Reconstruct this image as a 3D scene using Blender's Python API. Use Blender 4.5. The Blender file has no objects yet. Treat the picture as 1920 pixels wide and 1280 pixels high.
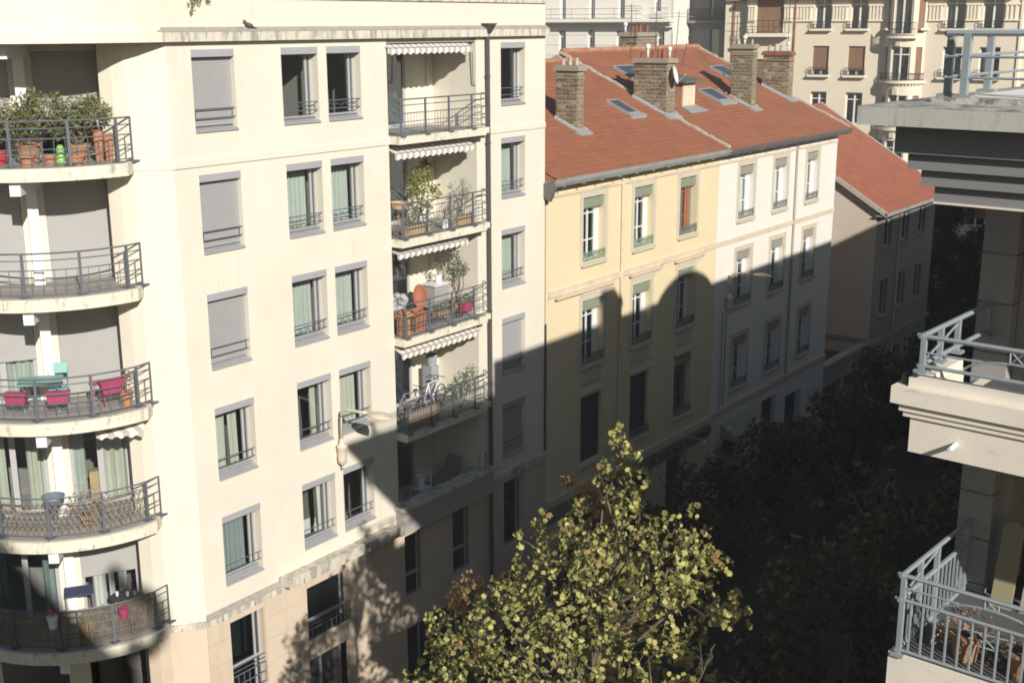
import bpy, math, random
from mathutils import Vector, Matrix
random.seed(11)
SC = bpy.context.scene
COL = SC.collection
RAD = math.radians

# ---------------------------------------------------------------- camera, world, sun, exposure
CAM_H = 20.4
cam_d = bpy.data.cameras.new('camera')
cam_d.sensor_width = 36.0
cam_d.lens = 43.115
cam_d.clip_start = 0.1
cam_d.clip_end = 2000
cam = bpy.data.objects.new('camera', cam_d)
COL.objects.link(cam)
_p, _y, _r = 0.253742, 0.641899, -0.003284
_f = Vector((-math.sin(_y)*math.cos(_p), math.cos(_y)*math.cos(_p), -math.sin(_p)))
_r0 = Vector((math.cos(_y), math.sin(_y), 0))
_u0 = _r0.cross(_f)
_rt = _r0*math.cos(_r) + _u0*math.sin(_r)
_up = -_r0*math.sin(_r) + _u0*math.cos(_r)
cam.matrix_world = Matrix(((_rt.x, _up.x, -_f.x, 0), (_rt.y, _up.y, -_f.y, 0), (_rt.z, _up.z, -_f.z, CAM_H), (0, 0, 0, 1)))
SC.camera = cam

SUN_AZ, SUN_EL = RAD(30.5), RAD(26.3)        # azimuth from +X towards -Y
SUN = Vector((math.cos(SUN_AZ)*math.cos(SUN_EL), -math.sin(SUN_AZ)*math.cos(SUN_EL), math.sin(SUN_EL)))
world = bpy.data.worlds.new('World')
SC.world = world
world.use_nodes = True
_wn = world.node_tree
_bg = _wn.nodes['Background']
_sky = _wn.nodes.new('ShaderNodeTexSky')
_sky.sky_type = 'NISHITA'
_sky.sun_disc = False
_sky.sun_elevation = SUN_EL
_sky.sun_rotation = math.atan2(SUN.x, SUN.y)
_sky.air_density = 1.3
_sky.dust_density = .6
_wn.links.new(_sky.outputs['Color'], _bg.inputs['Color'])
_bg.inputs['Strength'].default_value = 0.05
sun_d = bpy.data.lights.new('sun', 'SUN')
sun_d.energy = 4.8
sun_d.angle = RAD(0.53)
sun_d.color = (1.0, 0.935, 0.85)
sun = bpy.data.objects.new('sun', sun_d)
COL.objects.link(sun)
sun.location = SUN*200
sun.rotation_euler = (-SUN).to_track_quat('-Z', 'Y').to_euler()
SC.view_settings.view_transform = 'Standard'
SC.view_settings.look = 'None'
SC.view_settings.exposure = 0.27
SC.view_settings.gamma = 1.0
SC.view_settings.use_curve_mapping = False
SC.cycles.max_bounces = 6
SC.cycles.diffuse_bounces = 3
SC.cycles.filter_width = 1.8
SC.cycles.transparent_max_bounces = 12
SC.cycles.caustics_reflective = False
SC.cycles.caustics_refractive = False

# ---------------------------------------------------------------- materials
def _mix(nt, fac, a, b):
    m = nt.nodes.new('ShaderNodeMix'); m.data_type = 'RGBA'
    for k, v in ((0, fac), (6, a), (7, b)):
        if isinstance(v, bpy.types.NodeSocket): nt.links.new(v, m.inputs[k])
        elif k == 0: m.inputs[0].default_value = v
        else: m.inputs[k].default_value = (*v[:3], 1)
    return m.outputs[2]
def _noise(nt, vec, scale, detail=4, rough=.6):
    n = nt.nodes.new('ShaderNodeTexNoise'); n.inputs['Scale'].default_value = scale
    n.inputs['Detail'].default_value = detail; n.inputs['Roughness'].default_value = rough
    if vec is not None: nt.links.new(vec, n.inputs['Vector'])
    return n.outputs[0]
def _ramp(nt, fac, lo, hi):
    m = nt.nodes.new('ShaderNodeMapRange'); m.inputs[1].default_value = lo; m.inputs[2].default_value = hi
    m.clamp = True
    nt.links.new(fac, m.inputs[0]); return m.outputs[0]
def _math(nt, op, a, b):
    m = nt.nodes.new('ShaderNodeMath'); m.operation = op
    for k, v in ((0, a), (1, b)):
        if isinstance(v, bpy.types.NodeSocket): nt.links.new(v, m.inputs[k])
        else: m.inputs[k].default_value = v
    return m.outputs[0]
def _scaled(nt, vec, s):
    m = nt.nodes.new('ShaderNodeMapping'); m.inputs['Scale'].default_value = s
    nt.links.new(vec, m.inputs['Vector']); return m.outputs[0]

def mat(name, col, rough=.8, var=.1, scale=2.5, fine=0., dirt=None, bump=0., bscale=60., metal=0., spec=.5, rnd=None, trans=0.):
    """col albedo; var broad mottling; fine grain; dirt = (colour, lo, hi, (sx, sy, sz)); rnd = colour mixed per face"""
    m = bpy.data.materials.new(name); m.use_nodes = True
    nt = m.node_tree; b = nt.nodes['Principled BSDF']
    g = nt.nodes.new('ShaderNodeNewGeometry'); pos = g.outputs['Position']
    c = col
    if rnd:
        at = nt.nodes.new('ShaderNodeAttribute'); at.attribute_name = 'rnd'
        c = _mix(nt, at.outputs['Fac'], c, rnd)
    if var:
        f = _ramp(nt, _noise(nt, pos, scale, 5), .25, .75)
        lo = nt.nodes.new('ShaderNodeMix'); lo.data_type = 'RGBA'; lo.blend_type = 'MULTIPLY'; lo.inputs[0].default_value = 1
        if isinstance(c, bpy.types.NodeSocket): nt.links.new(c, lo.inputs[6])
        else: lo.inputs[6].default_value = (*c, 1)
        nt.links.new(_mix(nt, f, (1-var,)*3, (1+var*.4,)*3), lo.inputs[7]); c = lo.outputs[2]
    if fine:
        f2 = _ramp(nt, _noise(nt, pos, 45, 2), .3, .7)
        lo = nt.nodes.new('ShaderNodeMix'); lo.data_type = 'RGBA'; lo.blend_type = 'MULTIPLY'; lo.inputs[0].default_value = 1
        if isinstance(c, bpy.types.NodeSocket): nt.links.new(c, lo.inputs[6])
        else: lo.inputs[6].default_value = (*c, 1)
        nt.links.new(_mix(nt, f2, (1-fine,)*3, (1.,)*3), lo.inputs[7]); c = lo.outputs[2]
    for d in (dirt or []):
        dcol, dlo, dhi, ds = d
        c = _mix(nt, _ramp(nt, _noise(nt, _scaled(nt, pos, ds), 1., 6, .65), dlo, dhi), c, dcol)
    if isinstance(c, bpy.types.NodeSocket): nt.links.new(c, b.inputs['Base Color'])
    else: b.inputs['Base Color'].default_value = (*c, 1)
    b.inputs['Roughness'].default_value = rough
    b.inputs['Metallic'].default_value = metal
    b.inputs['Specular IOR Level'].default_value = spec
    if bump:
        bn = nt.nodes.new('ShaderNodeBump'); bn.inputs['Strength'].default_value = bump; bn.inputs['Distance'].default_value = .02
        nt.links.new(_noise(nt, pos, bscale, 3), bn.inputs['Height']); nt.links.new(bn.outputs[0], b.inputs['Normal'])
    if trans:
        tr = nt.nodes.new('ShaderNodeBsdfTranslucent'); mx = nt.nodes.new('ShaderNodeMixShader'); mx.inputs[0].default_value = trans
        if isinstance(c, bpy.types.NodeSocket): nt.links.new(c, tr.inputs['Color'])
        else: tr.inputs['Color'].default_value = (*c, 1)
        nt.links.new(b.outputs[0], mx.inputs[1]); nt.links.new(tr.outputs[0], mx.inputs[2])
        nt.links.new(mx.outputs[0], nt.nodes['Material Output'].inputs['Surface'])
    return m

def glass_mat(name, tint=(.75, .8, .8), refl=.12):
    m = bpy.data.materials.new(name); m.use_nodes = True
    nt = m.node_tree; nt.nodes.remove(nt.nodes['Principled BSDF'])
    t = nt.nodes.new('ShaderNodeBsdfTransparent'); t.inputs[0].default_value = (*tint, 1)
    gl = nt.nodes.new('ShaderNodeBsdfGlossy'); gl.inputs['Roughness'].default_value = .02; gl.inputs[0].default_value = (.9, .95, 1, 1)
    lw = nt.nodes.new('ShaderNodeLayerWeight'); lw.inputs[0].default_value = .5
    f = _math(nt, 'ADD', _math(nt, 'MULTIPLY', _math(nt, 'POWER', lw.outputs['Facing'], 4.0), .7), refl*.5)
    mx = nt.nodes.new('ShaderNodeMixShader'); nt.links.new(f, mx.inputs[0])
    nt.links.new(t.outputs[0], mx.inputs[1]); nt.links.new(gl.outputs[0], mx.inputs[2])
    nt.links.new(mx.outputs[0], nt.nodes['Material Output'].inputs['Surface'])
    return m

def stripe_mat(name, ca, cb, period, axis='Y'):
    m = mat(name, ca, rough=.9, var=.06)
    nt = m.node_tree; b = nt.nodes['Principled BSDF']
    g = nt.nodes.new('ShaderNodeNewGeometry'); sp = nt.nodes.new('ShaderNodeSeparateXYZ')
    nt.links.new(g.outputs['Position'], sp.inputs[0])
    s = _math(nt, 'SINE', _math(nt, 'MULTIPLY', sp.outputs[axis], 2*math.pi/period), 0)
    nt.links.new(_mix(nt, _ramp(nt, s, -.15, .15), ca, cb), b.inputs['Base Color'])
    return m

GREY_DIRT = (.16, .15, .13)
M = {}
M['cream'] = mat('cream_render', (.725, .69, .583), rough=.9, var=.07, scale=.6, fine=.04, bump=.15,
                 dirt=[((.62, .57, .48), .56, .85, (1.2, 1.2, .22)), ((.56, .51, .43), .62, .82, (5, 5, .5))])
M['tan_clad'] = mat('beige_stone_cladding', (.64, .535, .41), rough=.75, var=.1, scale=1.2, fine=.05, dirt=[((.45, .36, .27), .58, .85, (1.6, 1.6, .5))])
M['ledge'] = mat('stained_concrete_ledge', (.68, .64, .53), rough=.9, var=.12, scale=2, fine=.1, bump=.3,
                 dirt=[((.36, .34, .30), .48, .60, (4, 4, .9)), (GREY_DIRT, .56, .70, (9, 9, 1.5))])
M['ledge_top'] = mat('weathered_ledge_top', (.40, .38, .33), rough=.95, var=.25, scale=3, fine=.15, bump=.4, dirt=[(GREY_DIRT, .5, .75, (3, 3, 3))])
M['slab'] = mat('balcony_slab_concrete', (.74, .70, .57), rough=.9, var=.1, scale=3, fine=.06, bump=.2,
                dirt=[((.36, .34, .29), .56, .70, (5, 5, 2.2)), (GREY_DIRT, .60, .72, (12, 12, 5))])
M['floor'] = mat('balcony_floor_tile', (.36, .34, .32), var=.12, fine=.1)
M['white'] = mat('white_paint', (.78, .79, .80), rough=.6, var=.04)
M['greymetal'] = mat('grey_aluminium', (.36, .365, .385), rough=.5, var=.05, spec=.4)
M['frame_grey'] = mat('light_grey_window_frame', (.41, .41, .42), rough=.45, var=.04)
M['sill_grey'] = mat('grey_metal_sill', (.35, .355, .37), rough=.45, var=.12, scale=5)
M['shutter'] = mat('grey_roller_shutter', (.33, .33, .335), rough=.6, var=.05)
M['shutter_warm'] = mat('beige_grey_roller_shutter', (.37, .365, .355), rough=.6, var=.05)
M['rail'] = mat('blue_grey_painted_steel', (.115, .13, .15), rough=.5, var=.1, scale=8)
M['rail_light'] = mat('pale_blue_grey_painted_steel', (.28, .325, .345), rough=.45, var=.12, scale=9, fine=.05)
M['black'] = mat('dark_grey_metal', (.035, .036, .04), rough=.5, var=.1)
M['pipe_dark'] = mat('dark_zinc_downpipe', (.07, .065, .06), rough=.55, var=.15)
M['room'] = mat('room_interior', (.26, .25, .23), rough=.95, var=.2, scale=.7)
M['curt_green'] = mat('pale_green_curtain', (.52, .575, .53), rough=.95, var=.06, trans=.15)
M['curt_cream'] = mat('cream_green_curtain', (.58, .59, .51), rough=.95, var=.06, trans=.15)
M['curt_teal'] = mat('grey_teal_curtain', (.27, .33, .335), rough=.95, var=.1, trans=.1)
M['curt_white'] = mat('white_voile_curtain', (.78, .80, .78), rough=.95, var=.05, trans=.2)
M['glass'] = glass_mat('window_glass', (.95, .97, .96), .10)
M['glass_dark'] = glass_mat('dark_window_glass', (.55, .6, .62), .3)
M['awn'] = stripe_mat('striped_awning_fabric', (.78, .76, .70), (.46, .42, .37), .24, 'Y')
M['yellow'] = mat('pale_yellow_render', (.72, .615, .40), rough=.9, var=.06, scale=.7, fine=.04, bump=.12, dirt=[((.62, .52, .34), .58, .85, (1.4, 1.4, .3))])
M['offwhite'] = mat('off_white_render', (.76, .73, .66), rough=.9, var=.06, scale=.7, fine=.04, bump=.12, dirt=[((.6, .57, .5), .58, .85, (1.4, 1.4, .3))])
M['stone_sur'] = mat('beige_stone_surround', (.58, .53, .42), rough=.9, var=.1, scale=3, fine=.06)
M['course'] = mat('pale_stone_course', (.66, .56, .42), rough=.9, var=.12, scale=3, fine=.06, dirt=[((.42, .34, .26), .56, .75, (4, 1.2, 4))])
M['pelmet'] = mat('grey_green_pelmet', (.24, .27, .19), rough=.7, var=.1)
M['pelmet_grey'] = mat('grey_pelmet', (.30, .29, .24), rough=.7, var=.1)
M['rail_green'] = mat('green_cast_iron', (.17, .29, .19), rough=.6, var=.15, scale=9)
M['rail_grey'] = mat('grey_cast_iron', (.17, .18, .17), rough=.6, var=.15, scale=9)
M['white_frame'] = mat('white_window_frame', (.72, .74, .74), rough=.5, var=.05)
M['wood_red'] = mat('red_brown_wood', (.36, .14, .06), rough=.6, var=.15)
M['zinc'] = mat('grey_zinc_gutter', (.33, .34, .32), rough=.6, var=.18, scale=3, dirt=[((.2, .2, .19), .5, .7, (1, .8, 3))])
M['zinc_dark'] = mat('dark_gutter', (.14, .125, .12), rough=.6, var=.2, scale=3)
M['tile'] = mat('red_clay_roof_tile', (.33, .122, .058), rough=.85, var=.2, scale=1.3, fine=.12, rnd=(.315, .117, .062),
                dirt=[((.25, .11, .07), .54, .78, (.7, .35, .7)), ((.40, .20, .12), .62, .78, (1.5, 6, 1.5))])
M['tile_low'] = mat('pale_red_roof_tile', (.36, .12, .065), rough=.85, var=.15, scale=1.3, fine=.1, rnd=(.29, .10, .06))
M['ridge'] = mat('ridge_clay_tile', (.40, .17, .09), rough=.9, var=.25, scale=4, fine=.15, rnd=(.46, .28, .17))
M['mortar'] = mat('pale_mortar', (.50, .46, .39), rough=.95, var=.25, scale=5, fine=.1)
M['flash'] = mat('grey_lead_flashing', (.31, .31, .31), rough=.7, var=.2, scale=4)
M['brick_core'] = mat('chimney_mortar', (.36, .32, .24), rough=.95, var=.2, scale=6, fine=.15)
M['brick'] = mat('weathered_chimney_brick', (.17, .125, .08), rough=.95, var=.25, scale=7, fine=.15, rnd=(.33, .27, .19))
M['brick_moss'] = mat('lichen_chimney_brick', (.20, .17, .095), rough=.95, var=.25, scale=7, fine=.15, rnd=(.29, .25, .15))
M['clay_pot'] = mat('terracotta_chimney_pot', (.26, .10, .06), rough=.85, var=.2)
M['terra'] = mat('terracotta', (.44, .21, .125), rough=.85, var=.15, scale=6)
M['terra_dull'] = mat('dull_terracotta', (.36, .20, .12), rough=.9, var=.2, scale=6)
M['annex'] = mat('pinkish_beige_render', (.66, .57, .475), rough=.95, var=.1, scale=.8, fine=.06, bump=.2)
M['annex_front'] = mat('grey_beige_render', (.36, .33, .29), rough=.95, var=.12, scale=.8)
M['deco'] = mat('beige_deco_render', (.74, .66, .52), rough=.9, var=.06, scale=.8, fine=.03)
M['deco_lt'] = mat('pale_deco_trim', (.80, .73, .60), rough=.9, var=.06, scale=2)
M['wg'] = mat('pale_grey_render', (.80, .77, .70), rough=.9, var=.06, scale=.8)
M['wg_stone_shade'] = mat('grey_stone_shade_render', (.18, .18, .185), rough=.9, var=.1, scale=1.2)  # darkened so that the shade of the recess is in the colour
M['brown_shut'] = mat('brown_roller_blind', (.23, .13, .075), rough=.8, var=.1)
M['iron'] = mat('wrought_iron', (.045, .048, .05), rough=.55, var=.1)
M['conc'] = mat('rough_grey_concrete', (.50, .49, .45), rough=.95, var=.2, scale=1.6, fine=.2, bump=.5, bscale=25,
                dirt=[((.17, .165, .15), .48, .60, (5, 9, 9)), ((.60, .58, .52), .60, .72, (9, 16, 16))])
M['conc_edge'] = mat('smooth_grey_concrete', (.50, .50, .455), rough=.9, var=.12, scale=2, fine=.1, bump=.2, dirt=[((.3, .29, .26), .52, .75, (6, 6, 1.0))])
M['frost'] = M['white']
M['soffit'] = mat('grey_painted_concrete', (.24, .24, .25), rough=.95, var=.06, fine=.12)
M['cream_conc'] = mat('cream_painted_concrete', (.80, .735, .635), rough=.9, var=.09, scale=2.2, fine=.05, bump=.15, dirt=[((.42, .37, .32), .60, .82, (1.4, 1.4, 7))])
M['block'] = mat('grey_stone_block', (.36, .35, .33), rough=.95, var=.08, fine=.15, bump=.25)
M['floor_dark'] = mat('dark_balcony_floor', (.11, .11, .11), var=.15, fine=.1)
M['membrane'] = mat('white_roof_membrane', (.82, .80, .74), rough=.8, var=.04)
M['plaster_grey'] = mat('grey_plaster', (.36, .34, .31), rough=.95, var=.08)
M['lamp'] = mat('beige_lamp_housing', (.62, .55, .44), rough=.5, var=.05)
M['asphalt'] = mat('asphalt', (.05, .05, .052), rough=.95, var=.25, scale=.8, fine=.2)
M['pave'] = mat('pavement', (.10, .097, .094), rough=.95, var=.2, scale=1.2, fine=.15)
M['kerb'] = mat('kerb_stone', (.24, .23, .22), rough=.9, var=.15)
M['bark'] = mat('tree_bark', (.16, .13, .09), rough=.95, var=.3, scale=9, bump=.5)
M['leaf_lit_unlit'] = mat('yellow_green_maple_leaf', (.49, .46, .16), rough=.6, var=.3, scale=1.4, rnd=(.13, .145, .03), trans=.08)  # dark per-face mix colour paints in the unlit leaves
M['leaf_or'] = mat('turning_orange_leaf', (.40, .27, .12), rough=.7, var=.2, scale=3, trans=.35)
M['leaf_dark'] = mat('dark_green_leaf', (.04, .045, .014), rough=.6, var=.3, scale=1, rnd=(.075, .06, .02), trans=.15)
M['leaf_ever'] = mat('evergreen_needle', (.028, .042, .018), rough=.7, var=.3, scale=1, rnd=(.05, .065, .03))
M['leaf_olean'] = mat('oleander_leaf', (.16, .19, .085), rough=.6, var=.2, rnd=(.27, .27, .12), trans=.25)
M['leaf_citrus'] = mat('citrus_leaf', (.17, .23, .06), rough=.5, var=.2, rnd=(.36, .33, .10), trans=.25)
M['leaf_blue'] = mat('blue_green_leaf', (.11, .16, .10), rough=.6, var=.2, rnd=(.2, .25, .15), trans=.2)
M['dry'] = mat('dry_brown_leaf', (.22, .12, .07), rough=.9, var=.3, rnd=(.42, .30, .2))
M['reed'] = mat('reed_screen', (.33, .26, .18), rough=.95, var=.2, scale=5, rnd=(.30, .24, .17))
M['pink'] = mat('magenta_plastic', (.36, .055, .13), rough=.5, var=.08)
M['pink_lt'] = mat('pink_metal', (.62, .12, .24), rough=.5, var=.08)
M['red'] = mat('dark_red_plastic', (.38, .035, .05), rough=.5, var=.1)
M['lime'] = mat('lime_green_plastic', (.24, .45, .14), rough=.4, var=.08)
M['teal'] = mat('teal_painted_metal', (.19, .38, .36), rough=.5, var=.06)
M['teal_lt'] = mat('aqua_cloth', (.27, .52, .50), rough=.8, var=.06)
M['orange'] = mat('orange_fabric', (.36, .13, .07), rough=.85, var=.12)
M['orange_lt'] = mat('bright_orange_plastic', (.52, .25, .10), rough=.6, var=.1)
M['bag'] = mat('grey_plastic_sheet', (.36, .38, .40), rough=.35, var=.25, scale=6)
M['bluegrey'] = mat('blue_grey_ceramic', (.18, .21, .26), rough=.5, var=.1)
M['wood_pale'] = mat('pale_wood', (.48, .35, .19), rough=.7, var=.15)
M['wood_yel'] = mat('yellowish_board', (.30, .265, .16), rough=.7, var=.12)
M['purple'] = mat('purple_flower', (.28, .10, .22), rough=.8, var=.2)
M['car_dark'] = mat('dark_car_paint', (.03, .033, .04), rough=.25, var=0, spec=.6)
M['car_pale'] = mat('pale_car_paint', (.24, .24, .25), rough=.3, var=0, spec=.6)
M['rubber'] = mat('tyre_rubber', (.02, .02, .02), rough=.9, var=0)
M['tail'] = mat('red_tail_light', (.45, .02, .02), rough=.3, var=0)
M['lens'] = mat('headlight_lens', (.7, .72, .75), rough=.15, var=0)
M['sign'] = mat('dark_sign_board', (.22, .21, .17), rough=.7, var=.08)
M['letter'] = mat('dark_sign_letter', (.03, .03, .03), rough=.6, var=0)
M['brick_or'] = mat('orange_brick', (.42, .16, .08), rough=.9, var=.2, scale=4)
M['pigeon'] = mat('pigeon_feather', (.10, .105, .12), rough=.8, var=.3, scale=14)
M['dish'] = mat('white_dish_paint', (.72, .73, .72), rough=.5, var=.05)
M['grey_leather'] = mat('grey_green_vinyl', (.20, .22, .22), rough=.6, var=.1)

# ---------------------------------------------------------------- builders
WL = {}
def wl(o): return WL.get(o.name, Vector((0, 0, 0))) if o else Vector((0, 0, 0))
class Fr:
    """a facade frame: u along the wall, v up, w out of the wall"""
    def __init__(s, o, eu, ew):
        s.o = Vector(o); s.eu = Vector(eu).normalized(); s.ew = Vector(ew).normalized(); s.ez = Vector((0, 0, 1))
    def p(s, u, v, w): return s.o + s.eu*u + s.ez*v + s.ew*w
class MB:
    def __init__(s): s.v = []; s.f = []; s.r = []; s.mi = []; s.m = 0
    def add(s, vs, fs, r=None):
        o = len(s.v); s.v += [tuple(a) for a in vs]
        for f in fs:
            s.f.append(tuple(i+o for i in f)); s.mi.append(s.m); s.r.append(random.random() if r is None else r)
    def hexa(s, a, r=None):   # a: 4 bottom + 4 top
        s.add(a, [(3, 2, 1, 0), (4, 5, 6, 7), (0, 1, 5, 4), (1, 2, 6, 5), (2, 3, 7, 6), (3, 0, 4, 7)], r)
    def box(s, x0, x1, y0, y1, z0, z1, r=None):
        s.hexa([(x0, y0, z0), (x1, y0, z0), (x1, y1, z0), (x0, y1, z0), (x0, y0, z1), (x1, y0, z1), (x1, y1, z1), (x0, y1, z1)], r)
    def fb(s, F, u0, u1, v0, v1, w0, w1, r=None):
        s.hexa([F.p(u0, v0, w0), F.p(u1, v0, w0), F.p(u1, v0, w1), F.p(u0, v0, w1), F.p(u0, v1, w0), F.p(u1, v1, w0), F.p(u1, v1, w1), F.p(u0, v1, w1)], r)
    def quad(s, a, b, c, d, r=None): s.add([a, b, c, d], [(0, 1, 2, 3)], r)
    def prism(s, poly, z0, z1):      # poly of (x, y)
        n = len(poly)
        s.add([(x, y, z0) for x, y in poly] + [(x, y, z1) for x, y in poly],
              [tuple(range(n-1, -1, -1)), tuple(range(n, 2*n))] + [(i, (i+1) % n, n+(i+1) % n, n+i) for i in range(n)])
    def extr(s, pts, vec):           # planar polygon of 3d points swept along vec
        n = len(pts); vec = Vector(vec); P = [Vector(p) for p in pts]
        s.add(P + [p+vec for p in P], [tuple(range(n-1, -1, -1)), tuple(range(n, 2*n))] + [(i, (i+1) % n, n+(i+1) % n, n+i) for i in range(n)])
    def tube(s, pts, r, n=6, r2=None):
        P = [Vector(p) for p in pts]; k = len(P); rings = []
        for i, p in enumerate(P):
            d = (P[min(i+1, k-1)]-P[max(i-1, 0)])
            if d.length < 1e-6: d = Vector((0, 0, 1))
            d.normalize()
            a = d.cross(Vector((0, 0, 1)))
            if a.length < .05: a = d.cross(Vector((1, 0, 0)))
            a.normalize(); b = d.cross(a)
            rr = r if r2 is None else r+(r2-r)*i/max(k-1, 1)
            rings.append([p + (a*math.cos(t)+b*math.sin(t))*rr for t in [2*math.pi*j/n for j in range(n)]])
        vs = [q for R_ in rings for q in R_]; fs = []
        for i in range(k-1):
            for j in range(n): fs.append((i*n+j, i*n+(j+1) % n, (i+1)*n+(j+1) % n, (i+1)*n+j))
        fs += [tuple(range(n-1, -1, -1)), tuple(range((k-1)*n, k*n))]
        s.add(vs, fs)
    def lathe(s, c, prof, n=14):     # prof list of (radius, z)
        c = Vector(c); vs = []
        for r, z in prof: vs += [c+Vector((r*math.cos(2*math.pi*j/n), r*math.sin(2*math.pi*j/n), z)) for j in range(n)]
        k = len(prof); fs = [(i*n+j, i*n+(j+1) % n, (i+1)*n+(j+1) % n, (i+1)*n+j) for i in range(k-1) for j in range(n)]
        fs += [tuple(range(n-1, -1, -1)), tuple(range((k-1)*n, k*n))]
        s.add(vs, fs)
    def ball(s, c, rx, ry, rz, n=10, m=7):
        c = Vector(c)
        vs = [c+Vector((rx*math.sin(math.pi*i/m)*math.cos(2*math.pi*j/n), ry*math.sin(math.pi*i/m)*math.sin(2*math.pi*j/n), rz*math.cos(math.pi*i/m))) for i in range(m+1) for j in range(n)]
        s.add(vs, [(i*n+j, i*n+(j+1) % n, (i+1)*n+(j+1) % n, (i+1)*n+j) for i in range(m) for j in range(n)])
    def wall(s, F, u0, u1, v0, v1, holes, th=.3, w=0.):
        us = sorted({u0, u1, *[h[0] for h in holes], *[h[1] for h in holes]}); us = [u for u in us if u0-1e-6 <= u <= u1+1e-6]
        vs = sorted({v0, v1, *[h[2] for h in holes], *[h[3] for h in holes]}); vs = [v for v in vs if v0-1e-6 <= v <= v1+1e-6]
        def solid(i, j):
            if i < 0 or j < 0 or i >= len(us)-1 or j >= len(vs)-1: return False
            cu, cv = (us[i]+us[i+1])/2, (vs[j]+vs[j+1])/2
            return not any(h[0] < cu < h[1] and h[2] < cv < h[3] for h in holes)
        for i in range(len(us)-1):
            for j in range(len(vs)-1):
                if not solid(i, j): continue
                a, b, c, d = us[i], us[i+1], vs[j], vs[j+1]
                s.quad(F.p(a, c, w), F.p(b, c, w), F.p(b, d, w), F.p(a, d, w))
                s.quad(F.p(a, d, w-th), F.p(b, d, w-th), F.p(b, c, w-th), F.p(a, c, w-th))
                if not solid(i-1, j): s.quad(F.p(a, c, w-th), F.p(a, c, w), F.p(a, d, w), F.p(a, d, w-th))
                if not solid(i+1, j): s.quad(F.p(b, c, w), F.p(b, c, w-th), F.p(b, d, w-th), F.p(b, d, w))
                if not solid(i, j-1): s.quad(F.p(a, c, w-th), F.p(b, c, w-th), F.p(b, c, w), F.p(a, c, w))
                if not solid(i, j+1): s.quad(F.p(a, d, w), F.p(b, d, w), F.p(b, d, w-th), F.p(a, d, w-th))
    def pieces(s):
        par = list(range(len(s.v)))
        def find(i):
            while par[i] != i: par[i] = par[par[i]]; i = par[i]
            return i
        for f in s.f:
            a = find(f[0])
            for i in f[1:]: par[find(i)] = a
        out = {}
        for k, f in enumerate(s.f): out.setdefault(find(f[0]), []).append(k)
        for fs in out.values():
            m = MB(); idx = {}
            for k in fs:
                for i in s.f[k]:
                    if i not in idx: idx[i] = len(m.v); m.v.append(s.v[i])
                m.f.append(tuple(idx[i] for i in s.f[k])); m.r.append(s.r[k]); m.mi.append(s.mi[k])
            yield m
    def split(s, name, m, parent, **k): return [q.build(name, m, parent, **k) for q in s.pieces()]
    def build(s, name, mats, parent=None, smooth=False, origin=None, **props):
        if not isinstance(mats, (list, tuple)): mats = [mats]
        if parent is not None: o0 = wl(parent)
        elif origin is not None: o0 = Vector(origin)
        else:
            n = len(s.v); o0 = Vector((sum(v[0] for v in s.v)/n, sum(v[1] for v in s.v)/n, min(v[2] for v in s.v)))
        me = bpy.data.meshes.new(name)
        me.from_pydata([(v[0]-o0.x, v[1]-o0.y, v[2]-o0.z) for v in s.v], [], s.f)
        for m in mats: me.materials.append(m)
        if len(mats) > 1: me.polygons.foreach_set('material_index', s.mi)
        if smooth: me.polygons.foreach_set('use_smooth', [True]*len(s.f))
        at = me.attributes.new('rnd', 'FLOAT', 'FACE'); at.data.foreach_set('value', s.r)
        ob = bpy.data.objects.new(name, me); COL.objects.link(ob)
        if parent is not None: ob.parent = parent
        else: ob.location = o0
        WL[ob.name] = o0
        for k, v in props.items(): ob[k] = v
        return ob
def thing(name, loc, label, cat, group=None, kind=None):
    o = bpy.data.objects.new(name, None); COL.objects.link(o); o.location = loc; o.empty_display_size = .3
    WL[o.name] = Vector(loc)
    o['label'] = label; o['category'] = cat
    if group: o['group'] = group
    if kind: o['kind'] = kind
    return o
def one(fn, name, m, parent=None, smooth=False, **props):
    b = MB(); fn(b); return b.build(name, m, parent, smooth, **props)
def tag(o, label, cat, group=None):
    o['label'] = label; o['category'] = cat
    if group: o['group'] = group
    return o
def copy_tree(o, parent=None):
    c = o.copy(); COL.objects.link(c)
    if parent is not None: c.parent = parent; c.matrix_parent_inverse = o.matrix_parent_inverse.copy()
    for ch in o.children: copy_tree(ch, c)
    return c
def arc(cx, cy, r, a0, a1, n): return [(cx+r*math.cos(RAD(a0+(a1-a0)*i/n)), cy+r*math.sin(RAD(a0+(a1-a0)*i/n))) for i in range(n+1)]
# ================================================================ setting: ground
MAIN = Fr((-22.182, 0, 0), (0, 1, 0), (1, 0, 0))
g = one(lambda b: b.quad((-140, -60, -.12), (100, -60, -.12), (100, 200, -.12), (-140, 200, -.12)), 'ground', M['asphalt']); g['kind'] = 'structure'
g = one(lambda b: b.box(-19.3, -7.0, -60, 78, -.11, -.1), 'road', M['asphalt']); g['kind'] = 'structure'
def _pv(x0, x1, y0, y1):
    o = one(lambda b: b.box(x0, x1, y0, y1, -.1, .0), 'pavement', M['pave']); o['kind'] = 'structure'
    return o
_pv(-30, -19.45, 10, 78); _pv(-6.85, -2, 8, 78)
for xk in (-19.45, -7.0):
    o = one(lambda b: b.box(xk, xk+.15, 10, 78, -.1, .01), 'kerb', M['kerb']); o['kind'] = 'structure'

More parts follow.
